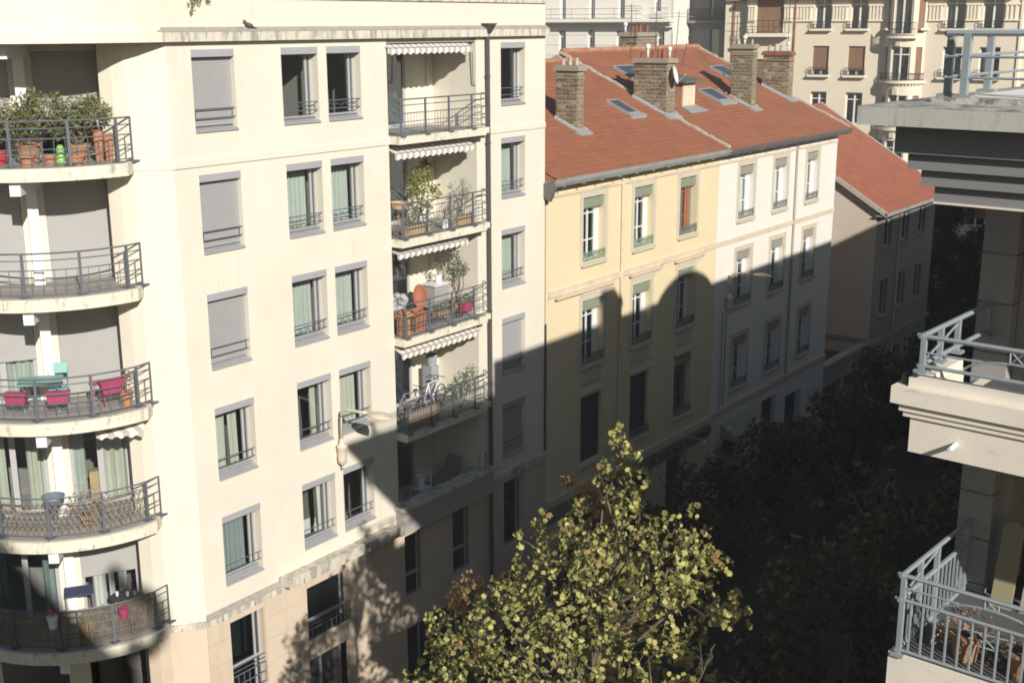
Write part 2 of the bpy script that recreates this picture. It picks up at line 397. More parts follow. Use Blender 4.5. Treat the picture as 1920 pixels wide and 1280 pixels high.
# ================================================================ the cream apartment building
APT = thing('apartment_building', (-24, 24, 0), 'cream rendered apartment building with rounded corner balconies and striped awnings', 'building')
FL = [17.52-2.75*k for k in range(7)]        # balcony floor levels, top floor first
WT = [19.86-2.75*k for k in range(7)]        # window heads
WS = [18.05-2.75*k for k in range(7)]        # window sills
COLS = [(17.93, 19.14), (20.58, 21.775), (22.085, 23.275), (29.17, 30.36)]
Y0, Y1 = 17.26, 31.42
holes = []
for k in range(5):
    for c in COLS: holes.append((c[0], c[1], WS[k], WT[k]))
holes.append((24.26, 28.0, 6.3, 20.0))
w = MB(); w.wall(MAIN, Y0, Y1, 6.38, 20.03, holes, .32)
# gable end towards the lower houses
w.quad((-22.182, Y1, 0), (-22.182, Y1, 20.03), (-34, Y1, 20.03), (-34, Y1, 0))
w.build('wall', M['cream'], APT)
# rounded corner pier: chamfer and balcony cheek
w = MB(); K, A, B = (-22.182, 17.262), (-22.72, 16.56), (-23.93, 16.75)
w.prism([K, (-22.46, 16.87), A, (-22.98, 16.41), (-23.283, 16.30), B, (-24.6, 17.6), (-22.5, 17.6)], 6.38, 20.02); w.build('corner_wall', M['cream'], APT)
w = MB(); w.prism([(-22.184, 17.255), (-22.47, 16.88), (-22.71, 16.57), (-22.97, 16.42), (-23.27, 16.31), (-23.9, 16.76), (-24.6, 17.6), (-22.5, 17.6)], 0, 6.38); w.build('base_corner', M['tan_clad'], APT)

# base storey: wall behind and cladding slabs in front, joints open
bh = [(17.98, 19.09, 3.2, 6.04), (20.58, 22.2, 4.1, 5.95), (20.58, 22.27, 0, 3.85), (24.49, 25.42, 3.98, 6.04), (26.67, 27.7, 3.92, 6.05), (24.5, 28.0, 0, 3.1), (29.25, 30.37, 3.9, 6.2), (29.2, 30.4, 0, 3.0)]
w = MB(); w.wall(MAIN, Y0, Y1, 0, 6.38, bh, .3, -.03); w.build('base_wall', M['tan_clad'], APT)
def clad(u0, u1, v0, v1):
    b = MB(); b.fb(MAIN, u0+.004, u1-.004, v0+.004, v1-.004, -.028, .0+random.uniform(-.002, .004)); b.build('cladding_panel', M['tan_clad'], APT)
zs = [0.1+.62*i for i in range(11)]
ubr = [17.27, 17.97, 19.10, 19.83, 20.57, 22.28, 23.2, 24.2]
for i in range(len(zs)-1):
    for a, b_ in zip(ubr[:-1], ubr[1:]):
        v0, v1 = zs[i], min(zs[i+1], 6.24)
        if v1-v0 < .1: continue
        segs = [(v0, v1)]
        for h in bh:
            if h[0] < (a+b_)/2 < h[1] and (h[2] < v1 and h[3] > v0):
                segs = [(p, q) for p, q in ((v0, h[2]), (h[3], v1)) if q-p > .06]
        for p, q in segs: clad(a, b_, p, q)

# interior (dark rooms behind the glass)
w = MB()
w.fb(MAIN, 16.9, 31.3, 0, 20, -4.2, -4.1)
for k in range(7): w.fb(MAIN, 17.6, 31.3, FL[k]-.22, FL[k]-.02, -4.1, -.33 if k > 5 else -1.7)
for u in (17.7, 19.9, 22.0-.0, 24.1, 28.15, 31.2): w.fb(MAIN, u-.05, u+.05, 0, 20, -4.1, -.33)
w.build('interior', M['room'], APT)

# ledge under the parapet, parapet, coping
w = MB(); w.fb(MAIN, 17.1, Y1+.02, 20.03, 20.23, .0, .16); o = w.build('cornice_ledge', M['ledge'], APT)
w = MB(); w.hexa([MAIN.p(17.0, 20.232, .0), MAIN.p(Y1+.02, 20.232, .0), MAIN.p(Y1+.02, 20.232, .15), MAIN.p(17.0, 20.232, .15), MAIN.p(17.0, 20.34, .0), MAIN.p(Y1+.02, 20.34, .0), MAIN.p(Y1+.02, 20.25, .15), MAIN.p(17.0, 20.25, .15)])
w.split('ledge_weathering', M['ledge_top'], APT)
w = MB(); w.fb(MAIN, 17.0, Y1, 20.03, 20.97, -.32, -.002); w.build('parapet', M['cream'], APT)
w = MB(); w.fb(MAIN, 16.9, Y1+.03, 20.972, 21.06, -.38, .05); w.build('coping', M['ledge'], APT)
# tower eave over the corner balconies (same arc as the slabs)
ARC = (-25.5, 16.3)
w = MB(); EV = lambda r: [(-22.19, 17.09), (-22.022-3.12+r, 17.09), (-22.022-3.12+r, 16.5)]
pl = EV(3.12)+arc(*ARC, 3.12+.30, -5, -128, 34) + [(-27.5, 14.0), (-24.6, 17.4)]
w.prism(pl, 20.03, 20.24); w.prism(EV(3.06)+arc(*ARC, 3.06+.30, -5, -128, 34) + [(-27.5, 14.0), (-24.6, 17.4)], 20.24, 22.2); w.build('corner_parapet', M['cream'], APT)
one(lambda b: b.box(-34, -22.5, 17.0, 31.4, 20.3, 20.42), 'flat_roof', M['ledge_top'], APT)
# string course
w = MB(); w.fb(MAIN, Y0, 24.25, 17.30, 17.46, 0, .035); w.fb(MAIN, 28.02, Y1, 17.27, 17.43, 0, .03); w.prism([(-22.145, 17.262), (-22.69, 16.55), (-22.72, 16.56), (-22.182, 17.262)], 17.30, 17.46); w.split('string_course', M['cream'], APT)
# low band above the base
w = MB(); w.fb(MAIN, Y0, 24.1, 6.24, 6.40, 0, .09); w.prism([(-22.09, 17.26), (-22.66, 16.5), (-22.72, 16.56), (-22.182, 17.262)], 6.24, 6.40)
w.fb(MAIN, 28.3, Y1, 6.36, 6.62, 0, .07); w.split('low_band', M['ledge'], APT)
w = MB(); w.hexa([MAIN.p(Y0, 6.402, 0), MAIN.p(24.0, 6.402, 0), MAIN.p(24.0, 6.402, .085), MAIN.p(Y0, 6.402, .085), MAIN.p(Y0, 6.54, 0), MAIN.p(24.0, 6.54, 0), MAIN.p(24.0, 6.42, .085), MAIN.p(Y0, 6.42, .085)]); w.build('band_weathering', M['ledge_top'], APT)
# concrete canopy ledge over the entrance
w = MB(); w.hexa([MAIN.p(19.62, 6.40, 0), MAIN.p(23.86, 6.40, 0), MAIN.p(23.86, 6.46, .5), MAIN.p(19.62, 6.46, .5), MAIN.p(19.62, 6.64, 0), MAIN.p(23.86, 6.64, 0), MAIN.p(23.86, 6.70, .52), MAIN.p(19.62, 6.70, .52)])
w.fb(MAIN, 19.61, 23.87, 6.705, 6.745, .40, .53); w.build('entrance_canopy', M['ledge'], APT)

def pane_curtain(parent, F, u0, u1, v0, v1, w, m, gap=None, waves=7, amp=.03):
    """a hanging curtain, optionally drawn open: gap = (ua, ub) left empty, tapering"""
    def sheet(ua0, ub0, ua1, ub1):
        b = MB(); n = max(6, int((ub0-ua0)*30)); ph = random.random()*6
        for i in range(n):
            q = []
            for t in (i/n, (i+1)/n):
                ww = w+amp*math.sin(ph+t*waves*(ub0-ua0)*6.2)+.3*amp*math.sin(ph*2+t*31)
                q.append((F.p(ua0+(ub0-ua0)*t, v1, ww*1.0), F.p(ua1+(ub1-ua1)*t, v0, ww+.02*math.sin(t*9))))
            b.quad(q[0][1], q[1][1], q[1][0], q[0][0])
        b.build('curtain', m, parent, True)
    if gap is None: sheet(u0, u1, u0, u1)
    else:
        if gap[0] > u0: sheet(u0, gap[0], u0, gap[0]-.02)
        if gap[1] < u1: sheet(gap[1], u1, gap[1]+.04, u1)

def slats(b, F, u0, u1, v0, v1, w, pitch=.05):
    n = max(1, int(round((v1-v0)/pitch))); h = (v1-v0)/n
    for i in range(n):
        a = v0+i*h
        b.add([F.p(u0, a, w-.006), F.p(u1, a, w-.006), F.p(u1, a+h*.45, w), F.p(u0, a+h*.45, w), F.p(u1, a+h*.9, w-.002), F.p(u0, a+h*.9, w-.002), F.p(u1, a+h, w-.006), F.p(u0, a+h, w-.006)],
              [(0, 1, 2, 3), (3, 2, 4, 5), (5, 4, 6, 7)], .5)

def apt_window(u0, u1, v0, v1, kind, curtain=None, gap=None, box=True):
    F = MAIN; dep = -.24
    b = MB()
    b.fb(F, u0, u0+.06, v0+.1, v1-.02, dep-.06, dep); b.fb(F, u1-.06, u1, v0+.1, v1-.02, dep-.06, dep)
    b.fb(F, u0+.06, u1-.06, v0+.1, v0+.17, dep-.06, dep); b.fb(F, u0+.06, u1-.06, v1-.2, v1-.02, dep-.06, dep)
    b.fb(F, u1-.20, u1-.14, v0+.17, v1-.2, dep-.05, dep-.005)
    fr = b.build('window', M['frame_grey'], APT)
    if kind != 'shut':
        one(lambda b: b.fb(F, u0+.06, u1-.06, v0+.17, v1-.2, dep-.035, dep-.025), 'pane', M['glass'], fr)
    if box: one(lambda b: b.fb(F, u0, u1, v1-.165, v1+.0, -.16, .012), 'shutter_box', M['greymetal'], fr)
    b = MB(); b.hexa([F.p(u0, v0, -.23), F.p(u1, v0, -.23), F.p(u1, v0, .045), F.p(u0, v0, .045), F.p(u0, v0+.12, -.23), F.p(u1, v0+.12, -.23), F.p(u1, v0+.035, .045), F.p(u0, v0+.035, .045)])
    b.fb(F, u0+.02, u1-.02, v0+.13, v0+.16, -.2, -.12); b.build('sill', M['sill_grey'], fr)
    b = MB()
    for z in (.30, .50): b.tube([F.p(u0+.0, v0+z, -.06), F.p(u1+.0, v0+z, -.06)], .014, 5)
    for q in (.06, .94): b.tube([F.p(u0+(u1-u0)*q, v0+.3, -.06), F.p(u0+(u1-u0)*q, v0+.5, -.06)], .01, 4)
    if kind not in ('shut', 'plain'):
        b.tube([F.p(u0+.08+(u1-u0-.2)*t/16, v0+.40+.035*math.sin(t*1.6), -.06) for t in range(17)], .008, 4)
    b.build('guard_rail', M['rail'], fr)
    if kind == 'shut':
        b = MB(); slats(b, F, u0+.01, u1-.01, v0+.12, v1-.16, -.13, .055); b.build('roller_shutter', M['shutter'], fr)
    elif curtain is not None:
        pane_curtain(fr, F, u0+.05, u1-.22, v0+.16, v1-.27, dep-.16, curtain, gap)
    return fr

C_G, C_C, C_T, C_W = M['curt_green'], M['curt_cream'], M['curt_teal'], M['curt_white']
W_KIND = {(0, 0): ('shut',), (0, 1): ('open',), (0, 2): ('open', C_W, (22.32, 23.3)), (0, 3): ('plain',),
          (1, 0): ('shut',), (1, 1): ('rail', C_G), (1, 2): ('rail', C_G), (1, 3): ('rail', C_G, (29.22, 29.36)),
          (2, 0): ('shut',), (2, 1): ('rail', C_G), (2, 2): ('rail', C_G), (2, 3): ('rail', C_G),
          (3, 0): ('plain', C_C, (18.50, 18.60)), (3, 1): ('plain', C_C, (20.92, 21.38)), (3, 2): ('plain', C_C, (22.1, 22.25)), (3, 3): ('shut',),
          (4, 0): ('plain', C_T), (4, 1): ('plain', C_W, (20.6, 21.42)), (4, 2): ('plain', C_T, (22.5, 23.2)), (4, 3): ('shut',)}
for (k, c), a in W_KIND.items():
    apt_window(*COLS[c], WS[k], WT[k], *a)
# ornaments seen in one window (white bird and a framed sheet on the inner sill)
# base storey windows with balustrade grilles
def base_window(u0, u1, v0, v1, grille, split=None):
    F = MAIN; b = MB(); d = -.22
    for a, c in ((u0, u0+.06), (u1-.06, u1)): b.fb(F, a, c, v0, v1, d-.05, d)
    b.fb(F, u0+.06, u1-.06, v1-.06, v1, d-.05, d); b.fb(F, u0+.06, u1-.06, v0, v0+.06, d-.05, d)
    if split: b.fb(F, u0+.06, u1-.06, split-.05, split+.05, d-.05, d)
    b.fb(F, u1-.22, u1-.16, v0+.06, v1-.06, d-.045, d-.005)
    fr = b.build('window', M['frame_grey'], APT)
    one(lambda b: b.fb(F, u0+.06, u1-.06, v0+.06, v1-.06, d-.035, d-.025), 'pane', M['glass_dark'], fr)
    if grille:
        b = MB(); g0, g1 = grille
        for z in (g0, (g0+g1)/2, g1): b.tube([F.p(u0, z, -.05), F.p(u1+.03, z, -.05)], .016, 4)
        n = int((u1-u0)/.17)
        for i in range(n+1):
            u = u0+(u1-u0)*i/n; b.tube([F.p(u, g0, -.05), F.p(u, g1, -.05)], .013, 4)
        b.tube([F.p(u0, g1+.12, -.05), F.p(u1+.02, g1+.12, -.05)], .012, 4); b.tube([F.p(u0, g1+.24, -.05), F.p(u1+.02, g1+.24, -.05)], .012, 4)
        b.build('balustrade', M['rail'], fr)
base_window(17.98, 19.09, 3.2, 6.04, (3.95, 4.5), 4.66)
base_window(20.58, 22.2, 4.1, 5.95, (4.2, 4.7), 4.85)
base_window(24.49, 25.42, 3.98, 6.04, None, 4.7); base_window(26.67, 27.7, 3.92, 6.05, None, 4.7); base_window(29.25, 30.37, 3.9, 6.2, None)
b = MB(); b.fb(MAIN, 24.6, 27.9, .2, 3.0, -.5, -.45); b.fb(MAIN, 20.65, 22.2, .1, 3.8, -.6, -.55); b.fb(MAIN, 29.3, 30.3, .1, 2.9, -.5, -.45); b.split('shop_glazing', M['black'], APT)
b = MB()
for u in (25.4, 26.4, 27.2): b.fb(MAIN, u, u+.06, .2, 3.0, -.45, -.4)
b.fb(MAIN, 21.4, 21.46, .1, 3.8, -.55, -.5); b.split('shop_mullion', M['frame_grey'], APT)

# ---------------------------------------------------------------- recessed loggias
LU0, LU1, LD = 24.26, 28.0, -1.65
w = MB()
w.fb(MAIN, LU0-.02, LU0, 6.4, 20.0, LD, -.32); w.fb(MAIN, LU1, LU1+.02, 6.4, 20.0, LD, -.32)
dh = [(24.45, 26.82, FL[k], FL[k]+2.15) for k in range(5)]
w.wall(MAIN, LU0, LU1, 6.4, 20.0, dh, .15, LD)
for k in range(5): w.fb(MAIN, LU1-.28, LU1-.002, FL[k]+.001, FL[k]+2.45, LD+.001, LD+.05)
w.build('loggia_wall', M['cream'], APT)
w = MB(); w.fb(MAIN, LU0, LU1, 19.9, 20.02, LD, -.02); w.build('loggia_ceiling', M['plaster_grey'], APT)
for k in range(5):
    b = MB(); F = MAIN; v0 = FL[k]; d = LD-.02
    for u in (24.45, 25.6, 26.74): b.fb(F, u, u+.08, v0, v0+2.15, d-.06, d)
    b.fb(F, 24.53, 26.74, v0+2.07, v0+2.15, d-.06, d-.001); b.fb(F, 24.53, 26.74, v0+.0, v0+.1, d-.06, d-.001)
    fr = b.build('glazed_door', M['frame_grey'], APT)
    one(lambda b: b.fb(F, 24.53, 26.74, v0+.1, v0+2.07, d-.035, d-.025), 'pane', M['glass_dark'], fr)
    if k in (3,): pane_curtain(fr, F, 24.5, 26.0, v0+.1, v0+2.0, d-.2, C_W)
    elif k in (0, 1): pane_curtain(fr, F, 25.9, 26.7, v0+.1, v0+2.0, d-.2, C_W)

def railing(parent, pts_fn, lens, F0, posts, ret=None, pitch=.135, panels=True, m='rail', top=.95):
    """railing following pts_fn(t) in plan; posts list of t"""
    b = MB(); n = max(2, int(lens/.12))
    T = [i/n for i in range(n+1)]
    def ln(z, r, ts=T): b.tube([(*pts_fn(t), F0+z) for t in ts], r, 5)
    ln(top, .02); ln(top-.15, .013); ln(top-.36, .014); ln(top-.58, .011); ln(.27, .011); ln(.07, .014)
    k = max(2, int(lens/pitch))
    for i in range(k+1):
        x, y = pts_fn(i/k); b.tube([(x, y, F0+.07), (x, y, F0+top-.36)], .009, 4)
    r = b.build('railing', M[m], parent)
    for t in posts:
        b = MB(); x, y = pts_fn(t); x2, y2 = pts_fn(min(1, t+.01)); dx, dy = x2-x, y2-y
        L = math.hypot(dx, dy) or 1; dx, dy = dx/L*.03, dy/L*.03
        b.hexa([(x-dx-dy*.5, y-dy+dx*.5, F0-.12), (x+dx-dy*.5, y+dy+dx*.5, F0-.12), (x+dx+dy*.5, y+dy-dx*.5, F0-.12), (x-dx+dy*.5, y-dy-dx*.5, F0-.12),
                (x-dx-dy*.5, y-dy+dx*.5, F0+top), (x+dx-dy*.5, y+dy+dx*.5, F0+top), (x+dx+dy*.5, y+dy-dx*.5, F0+top), (x-dx+dy*.5, y-dy-dx*.5, F0+top)])
        b.box(x-.1, x+.1, y-.1, y+.1, F0-.02, F0+.03)
        b.build('railing_post', M[m], r if parent is APT else parent)
    return r
for k in range(4):
    sl = MB(); sl.fb(MAIN, 24.25, 27.95, FL[k]-.21, FL[k], LD, .40); sl.fb(MAIN, 27.952, 28.22, FL[k]-.17, FL[k]-.01, -.3, .3)
    sl = sl.build('balcony_slab', M['slab'], APT)
    one(lambda b: b.fb(MAIN, 24.27, 27.9, FL[k]+.002, FL[k]+.006, LD, .37), 'floor_finish', M['floor'], sl)
    def pf(t):
        L = .3; s = t*(3.05+L+.32)
        if s < L: return (-22.182+.03+s, 24.36)
        if s < L+3.05: return (-22.182+.33, 24.36+(s-L))
        return (-22.182+.33-max(0, s-L-3.3)*4, 27.41+min(.78, (s-L-3.05)*3.1))
    railing(sl, pf, 3.67, FL[k], [.09, .36, .63, .905], pitch=.12)
# bottom loggia: solid parapet
b = MB(); b.fb(MAIN, 24.12, 28.3, 6.30, 7.02, .0, .32); b.build('loggia_parapet', M['plaster_grey'], APT)
b = MB(); b.fb(MAIN, 24.05, 28.38, 7.022, 7.12, -.12, .40); b.build('parapet_coping', M['ledge'], APT)
b = MB(); b.fb(MAIN, 24.25, 28.0, 6.3, FL[4], LD, -.001); b.build('loggia_floor', M['floor'], APT)
b = MB()
for u in (24.15, 24.24): b.tube([MAIN.p(u, 7.12, .2), MAIN.p(u, 7.62, .2)], .015, 5)
for z in (7.2, 7.34, 7.48, 7.6): b.tube([MAIN.p(24.15, z, .2), MAIN.p(24.24, z, .2)], .012, 4)
for u in (27.75, 28.02, 28.22): b.tube([MAIN.p(u, 7.12, .2), MAIN.p(u, 7.68, .2)], .015, 5)
for z in (7.3, 7.45, 7.6): b.tube([MAIN.p(28.02, z, .2), MAIN.p(28.22, z, .2)], .012, 4)
b.split('parapet_grille', M['rail'], APT)

# awnings
def awning(k, u0, u1, vb, wb, vf, wf, val):
    b = MB(); n = 48
    for i in range(n):
        a, c = u0+(u1-u0)*i/n, u0+(u1-u0)*(i+1)/n
        sg = lambda t: -.012*math.sin(math.pi*t)
        for j in range(4):
            t0, t1 = j/4, (j+1)/4
            f = lambda u, t: MAIN.p(u, vb+(vf-vb)*t+sg(t), wb+(wf-wb)*t)
            b.quad(f(a, t0), f(c, t0), f(c, t1), f(a, t1))
    cl = b.build('awning', M['awn'], APT)
    b = MB(); n = 112
    for i in range(n):
        q = []
        for uu in (u0+(u1-u0)*i/n, u0+(u1-u0)*(i+1)/n):
            s = .022*math.cos(2*math.pi*uu/.24)
            q.append((MAIN.p(uu, vf-.012, wf+.006), MAIN.p(uu, vf-val+s, wf+.012+.008*math.sin(uu*9))))
        b.quad(q[0][1], q[1][1], q[1][0], q[0][0])
    b.build('valance', M['awn'], cl)
    b = MB(); b.tube([MAIN.p(u0, vf, wf), MAIN.p(u1, vf, wf)], .02, 6); b.fb(MAIN, u0, u1, vb-.06, vb+.06, wb-.12, wb)
    for u in (u0+.2, u1-.2): b.tube([MAIN.p(u, vb-.05, wb), MAIN.p(u, vf-.02, wf)], .015, 4)
    b.build('awning_bar', M['greymetal'], cl)
awning(0, 24.2, 27.72, 19.955, -.25, 19.785, .1, .16)
awning(1, 24.27, 27.66, 17.26, -.3, 17.065, .2, .16)
awning(2, 23.98+.28, 27.3, 14.50, -.3, 14.37, .2, .14)
awning(3, 24.28, 27.78, 11.74, -.1, 11.575, .24, .14)

# main downpipe with hopper, thin pipe at the party wall
b = MB(); b.tube([MAIN.p(28.42, 20.15, .1), MAIN.p(28.44, 7.1, .1)], .065, 8); b.tube([MAIN.p(28.42, 6.2, .1), MAIN.p(28.42, 0, .1)], .065, 8)
for z in (18.9, 17.0, 14.6, 12, 9.4): b.tube([MAIN.p(28.42, z, .1), MAIN.p(28.42, z+.05, .1)], .085, 8)
dp = b.build('downpipe', M['pipe_dark'], APT)
b = MB(); b.hexa([MAIN.p(28.34, 20.12, .02), MAIN.p(28.50, 20.12, .02), MAIN.p(28.50, 20.12, .18), MAIN.p(28.34, 20.12, .18), MAIN.p(28.27, 20.36, .02), MAIN.p(28.57, 20.36, .02), MAIN.p(28.57, 20.36, .3), MAIN.p(28.27, 20.36, .3)])
b.fb(MAIN, 28.25, 28.59, 20.362, 20.40, .01, .32); b.build('rain_hopper', M['pipe_dark'], dp)
one(lambda b: b.tube([MAIN.p(31.44, 11.0, .04), MAIN.p(31.44, 6.7, .04)], .03, 6), 'thin_pipe', M['black'], APT)
one(lambda b: b.tube([MAIN.p(27.9, 19.7, -.05), MAIN.p(27.93, 18.75, -.05), MAIN.p(28.05, 18.62, -.03)], .014, 5), 'loggia_drain', M['rail'], APT)

# ---------------------------------------------------------------- rounded corner balconies
TW = Fr((-23.93, 16.75, 0), (.49, .872, 0), (.872, -.49, 0))
th_ = []
for k in range(5):
    th_ += [(-1.36, -.02, FL[k], FL[k]+2.32), (-3.35, -1.86, FL[k], FL[k]+2.32)]
th_ += [(-1.36, -.02, .2, 5.9), (-3.35, -1.86, .2, 5.9)]
w = MB(); w.wall(TW, -5.0, 0, 0, 20.03, th_, .25, -.06); w.build('balcony_wall', M['cream'], APT)
w = MB(); w.fb(TW, -5, .2, 0, 20, -3.2, -3.1); w.fb(TW, -1.7, -1.6, 0, 20, -3.1, -.32); w.build('corner_interior', M['room'], APT)
def rpt(rr, ang): return (ARC[0]+rr*math.cos(RAD(ang)), ARC[1]+rr*math.sin(RAD(ang)))
for k in range(-1, 6):
    F0 = 20.24 if k < 0 else FL[k]
    if k >= 0 and k < 5:
        b = MB(); pl = arc(*ARC, 3.08, -1, -128, 40)+[(-27.5, 14.2), (-24.55, 17.4), (-22.9, 16.85)]
        b.prism(pl, F0-.27, F0); sl = b.build('balcony_slab', M['slab'], APT)
        one(lambda b: b.prism(arc(*ARC, 2.98, -1, -128, 40)+[(-27.5, 14.25), (-24.6, 17.3), (-22.9, 16.8)], F0+.002, F0+.006), 'floor_finish', M['floor'], sl)
    # radial cantilever beam under the slab, its white nose showing
    if k < 5:
        d = Vector((math.cos(RAD(-46)), math.sin(RAD(-46)), 0)); nrm = Vector((-d.y, d.x, 0))
        zt = F0-.272 if k >= 0 else 20.028
        b = MB(); P = []
        for z in (zt-.30, zt):
            for r_, s_ in ((1.2, -.11), (2.93, -.11), (2.93, .11), (1.2, .11)):
                q = Vector((*ARC, 0))+d*r_+nrm*s_; P.append((q.x, q.y, z))
        b.hexa(P); b.build('cantilever_beam', M['white'], APT)
    if k >= 0 and k < 5:
        b = MB(); b.fb(TW, -1.75, -1.53, F0+.008, F0+2.3, .12, .34); b.build('pillar', M['white'], APT)
        def pf(t, rr=2.86):
            s = t*1.08
            if s <= 1: return rpt(rr, -122+s*120)
            q0 = Vector(rpt(rr, -2)); q1 = Vector((-22.70, 16.60)); q = q0+(q1-q0)*min(1, (s-1)/.08); return (q.x, q.y)
        ang = [-2.4, -23.5, -46.8, -69, -91]
        rl = railing(sl, pf, 6.6, F0, [((a+122)/120)/1.08 for a in ang]+[.999], pitch=.235)
# shutters and glazing of the corner flats
def corner_opening(k, u0, u1, shut_to, curtains):
    F0 = FL[k]; d = -.17; v1 = F0+2.32
    b = MB()
    for u in (u0, (u0+u1)/2-.05, u1-.08): b.fb(TW, u, u+.08+(.05 if u == (u0+u1)/2-.05 else 0), F0, v1, d-.05, d)
    b.fb(TW, u0+.08, u1-.08, F0, F0+.08, d-.05, d-.002); b.fb(TW, u0+.08, u1-.08, v1-.08, v1, d-.05, d-.002)
    fr = b.build('glazed_door', M['frame_grey'], APT)
    if shut_to > F0+.1: one(lambda b: b.fb(TW, u0+.08, u1-.08, F0+.08, shut_to, d-.035, d-.025), 'pane', M['glass'], fr)
    if shut_to < v1-.1:
        b = MB(); slats(b, TW, u0+.01, u1-.01, shut_to, v1-.01, -.09, .05); b.fb(TW, u0+.01, u1-.01, shut_to-.03, shut_to+.02, -.11, -.085)
        b.build('roller_shutter', M['shutter_warm'], fr)
    for c in curtains: pane_curtain(fr, TW, c[0], c[1], F0+.03, v1-.05, d-.15, c[2], None, 5, .045)
UA, UB = (-1.36, -.02), (-3.35, -1.86)
corner_opening(0, *UA, FL[0]+.95, []); corner_opening(0, *UB, FL[0]+.7, [])
corner_opening(1, *UA, FL[1]+.0, []); corner_opening(1, *UB, FL[1]+.0, [])
corner_opening(2, *UA, FL[2]+.0, []); corner_opening(2, *UB, FL[2]+1.02, [(-3.3, -1.9, C_G)])
corner_opening(3, *UA, FL[3]+2.32, [(-1.32, -1.0, C_G), (-.62, -.05, C_C)]); corner_opening(3, *UB, FL[3]+2.32, [(-3.3, -2.75, C_C), (-2.3, -1.88, C_C)])
corner_opening(4, *UA, FL[4]+.98, [(-1.1, -.8, C_W), (-.5, -.3, C_W)]); corner_opening(4, *UB, FL[4]+2.32, [(-3.2, -3.0, C_T), (-2.2, -1.95, C_T)])
# small striped awning folded under the fourth slab
b = MB(); n = 24; L0, L1, H0, H1 = Vector((-23.26, 15.42, 11.44)), Vector((-22.55, 16.18, 11.46)), Vector((-23.55, 15.75, 11.66)), Vector((-22.85, 16.42, 11.66))
for i in range(n):
    t0, t1 = i/n, (i+1)/n; p, q = L0.lerp(L1, t0), L0.lerp(L1, t1); z0, z1 = .03*math.cos(t0*30), .03*math.cos(t1*30)
    b.quad(p, q, H0.lerp(H1, t1), H0.lerp(H1, t0)); b.quad(p+Vector((.01, -.005, -.1+z0)), q+Vector((.01, -.005, -.1+z1)), q, p)
b.build('corner_awning', M['awn'], APT)
# reed / cane screens tied behind two of the railings
def reed_screen(k, a0, a1, h, m, lattice=False):
    n = int((a1-a0)*.0174*2.8/.035); b = MB()
    for i in range(n):
        a = a0+(a1-a0)*(i+random.uniform(-.2, .2))/n; x, y = rpt(2.80+random.uniform(-.006, .006), a)
        if not lattice: b.tube([(x, y, FL[k]+.03), (x, y, FL[k]+h+random.uniform(-.03, .03))], .012, 3)
    if lattice:
        st = int((a1-a0)/2.6)
        for i in range(st):
            for s in (-1, 1):
                p = [rpt(2.80+s*.006, a0+(a1-a0)*(i+.5+s*t*1.3)/st) for t in (-1, 0, 1)]
                b.tube([(p[j][0], p[j][1], FL[k]+(h*.5*(j))+.04) for j in range(3)], .010, 3)
    return b.build('reed_screen' if not lattice else 'lattice_screen', m)
o = reed_screen(4, -100, -3, .93, M['reed']); tag(o, 'brown cane screen tied inside the railing of the lowest round balcony', 'screen')
o = reed_screen(3, -95, -3, .8, M['reed'], True); tag(o, 'brown diamond lattice screen behind the fourth round balcony railing', 'screen')
# ================================================================ the two older houses with one long red roof
SL = .437
M['dark_door'] = mat('dark_wood_door', (.09, .055, .035), var=.15)
def rz(x): return 15.70+SL*(-21.80-x)
def ornate_rail(b, F, u0, u1, v0, v1, w):
    b.tube([F.p(u0, v1, w), F.p(u1, v1, w)], .016, 4); b.tube([F.p(u0, v0, w), F.p(u1, v0, w)], .014, 4)
    n = 7
    for i in range(n):
        u = u0+(u1-u0)*(i+.5)/n; r = (u1-u0)/n*.48; c = (v0+v1)/2; h = (v1-v0)/2
        b.tube([F.p(u+r*math.cos(t*math.pi/3), c+h*.85*math.sin(t*math.pi/3), w+.02) for t in range(7)], .012, 3)
        b.tube([F.p(u-r, v0, w), F.p(u+r, v1, w)], .009, 3); b.tube([F.p(u+r, v0, w), F.p(u-r, v1, w)], .009, 3)
        b.tube([F.p(u, v1-.02, w), F.p(u, v1+.05, w)], .012, 3)
    for u in (u0, u1): b.tube([F.p(u, v0-.02, w), F.p(u, v1+.04, w)], .018, 4)
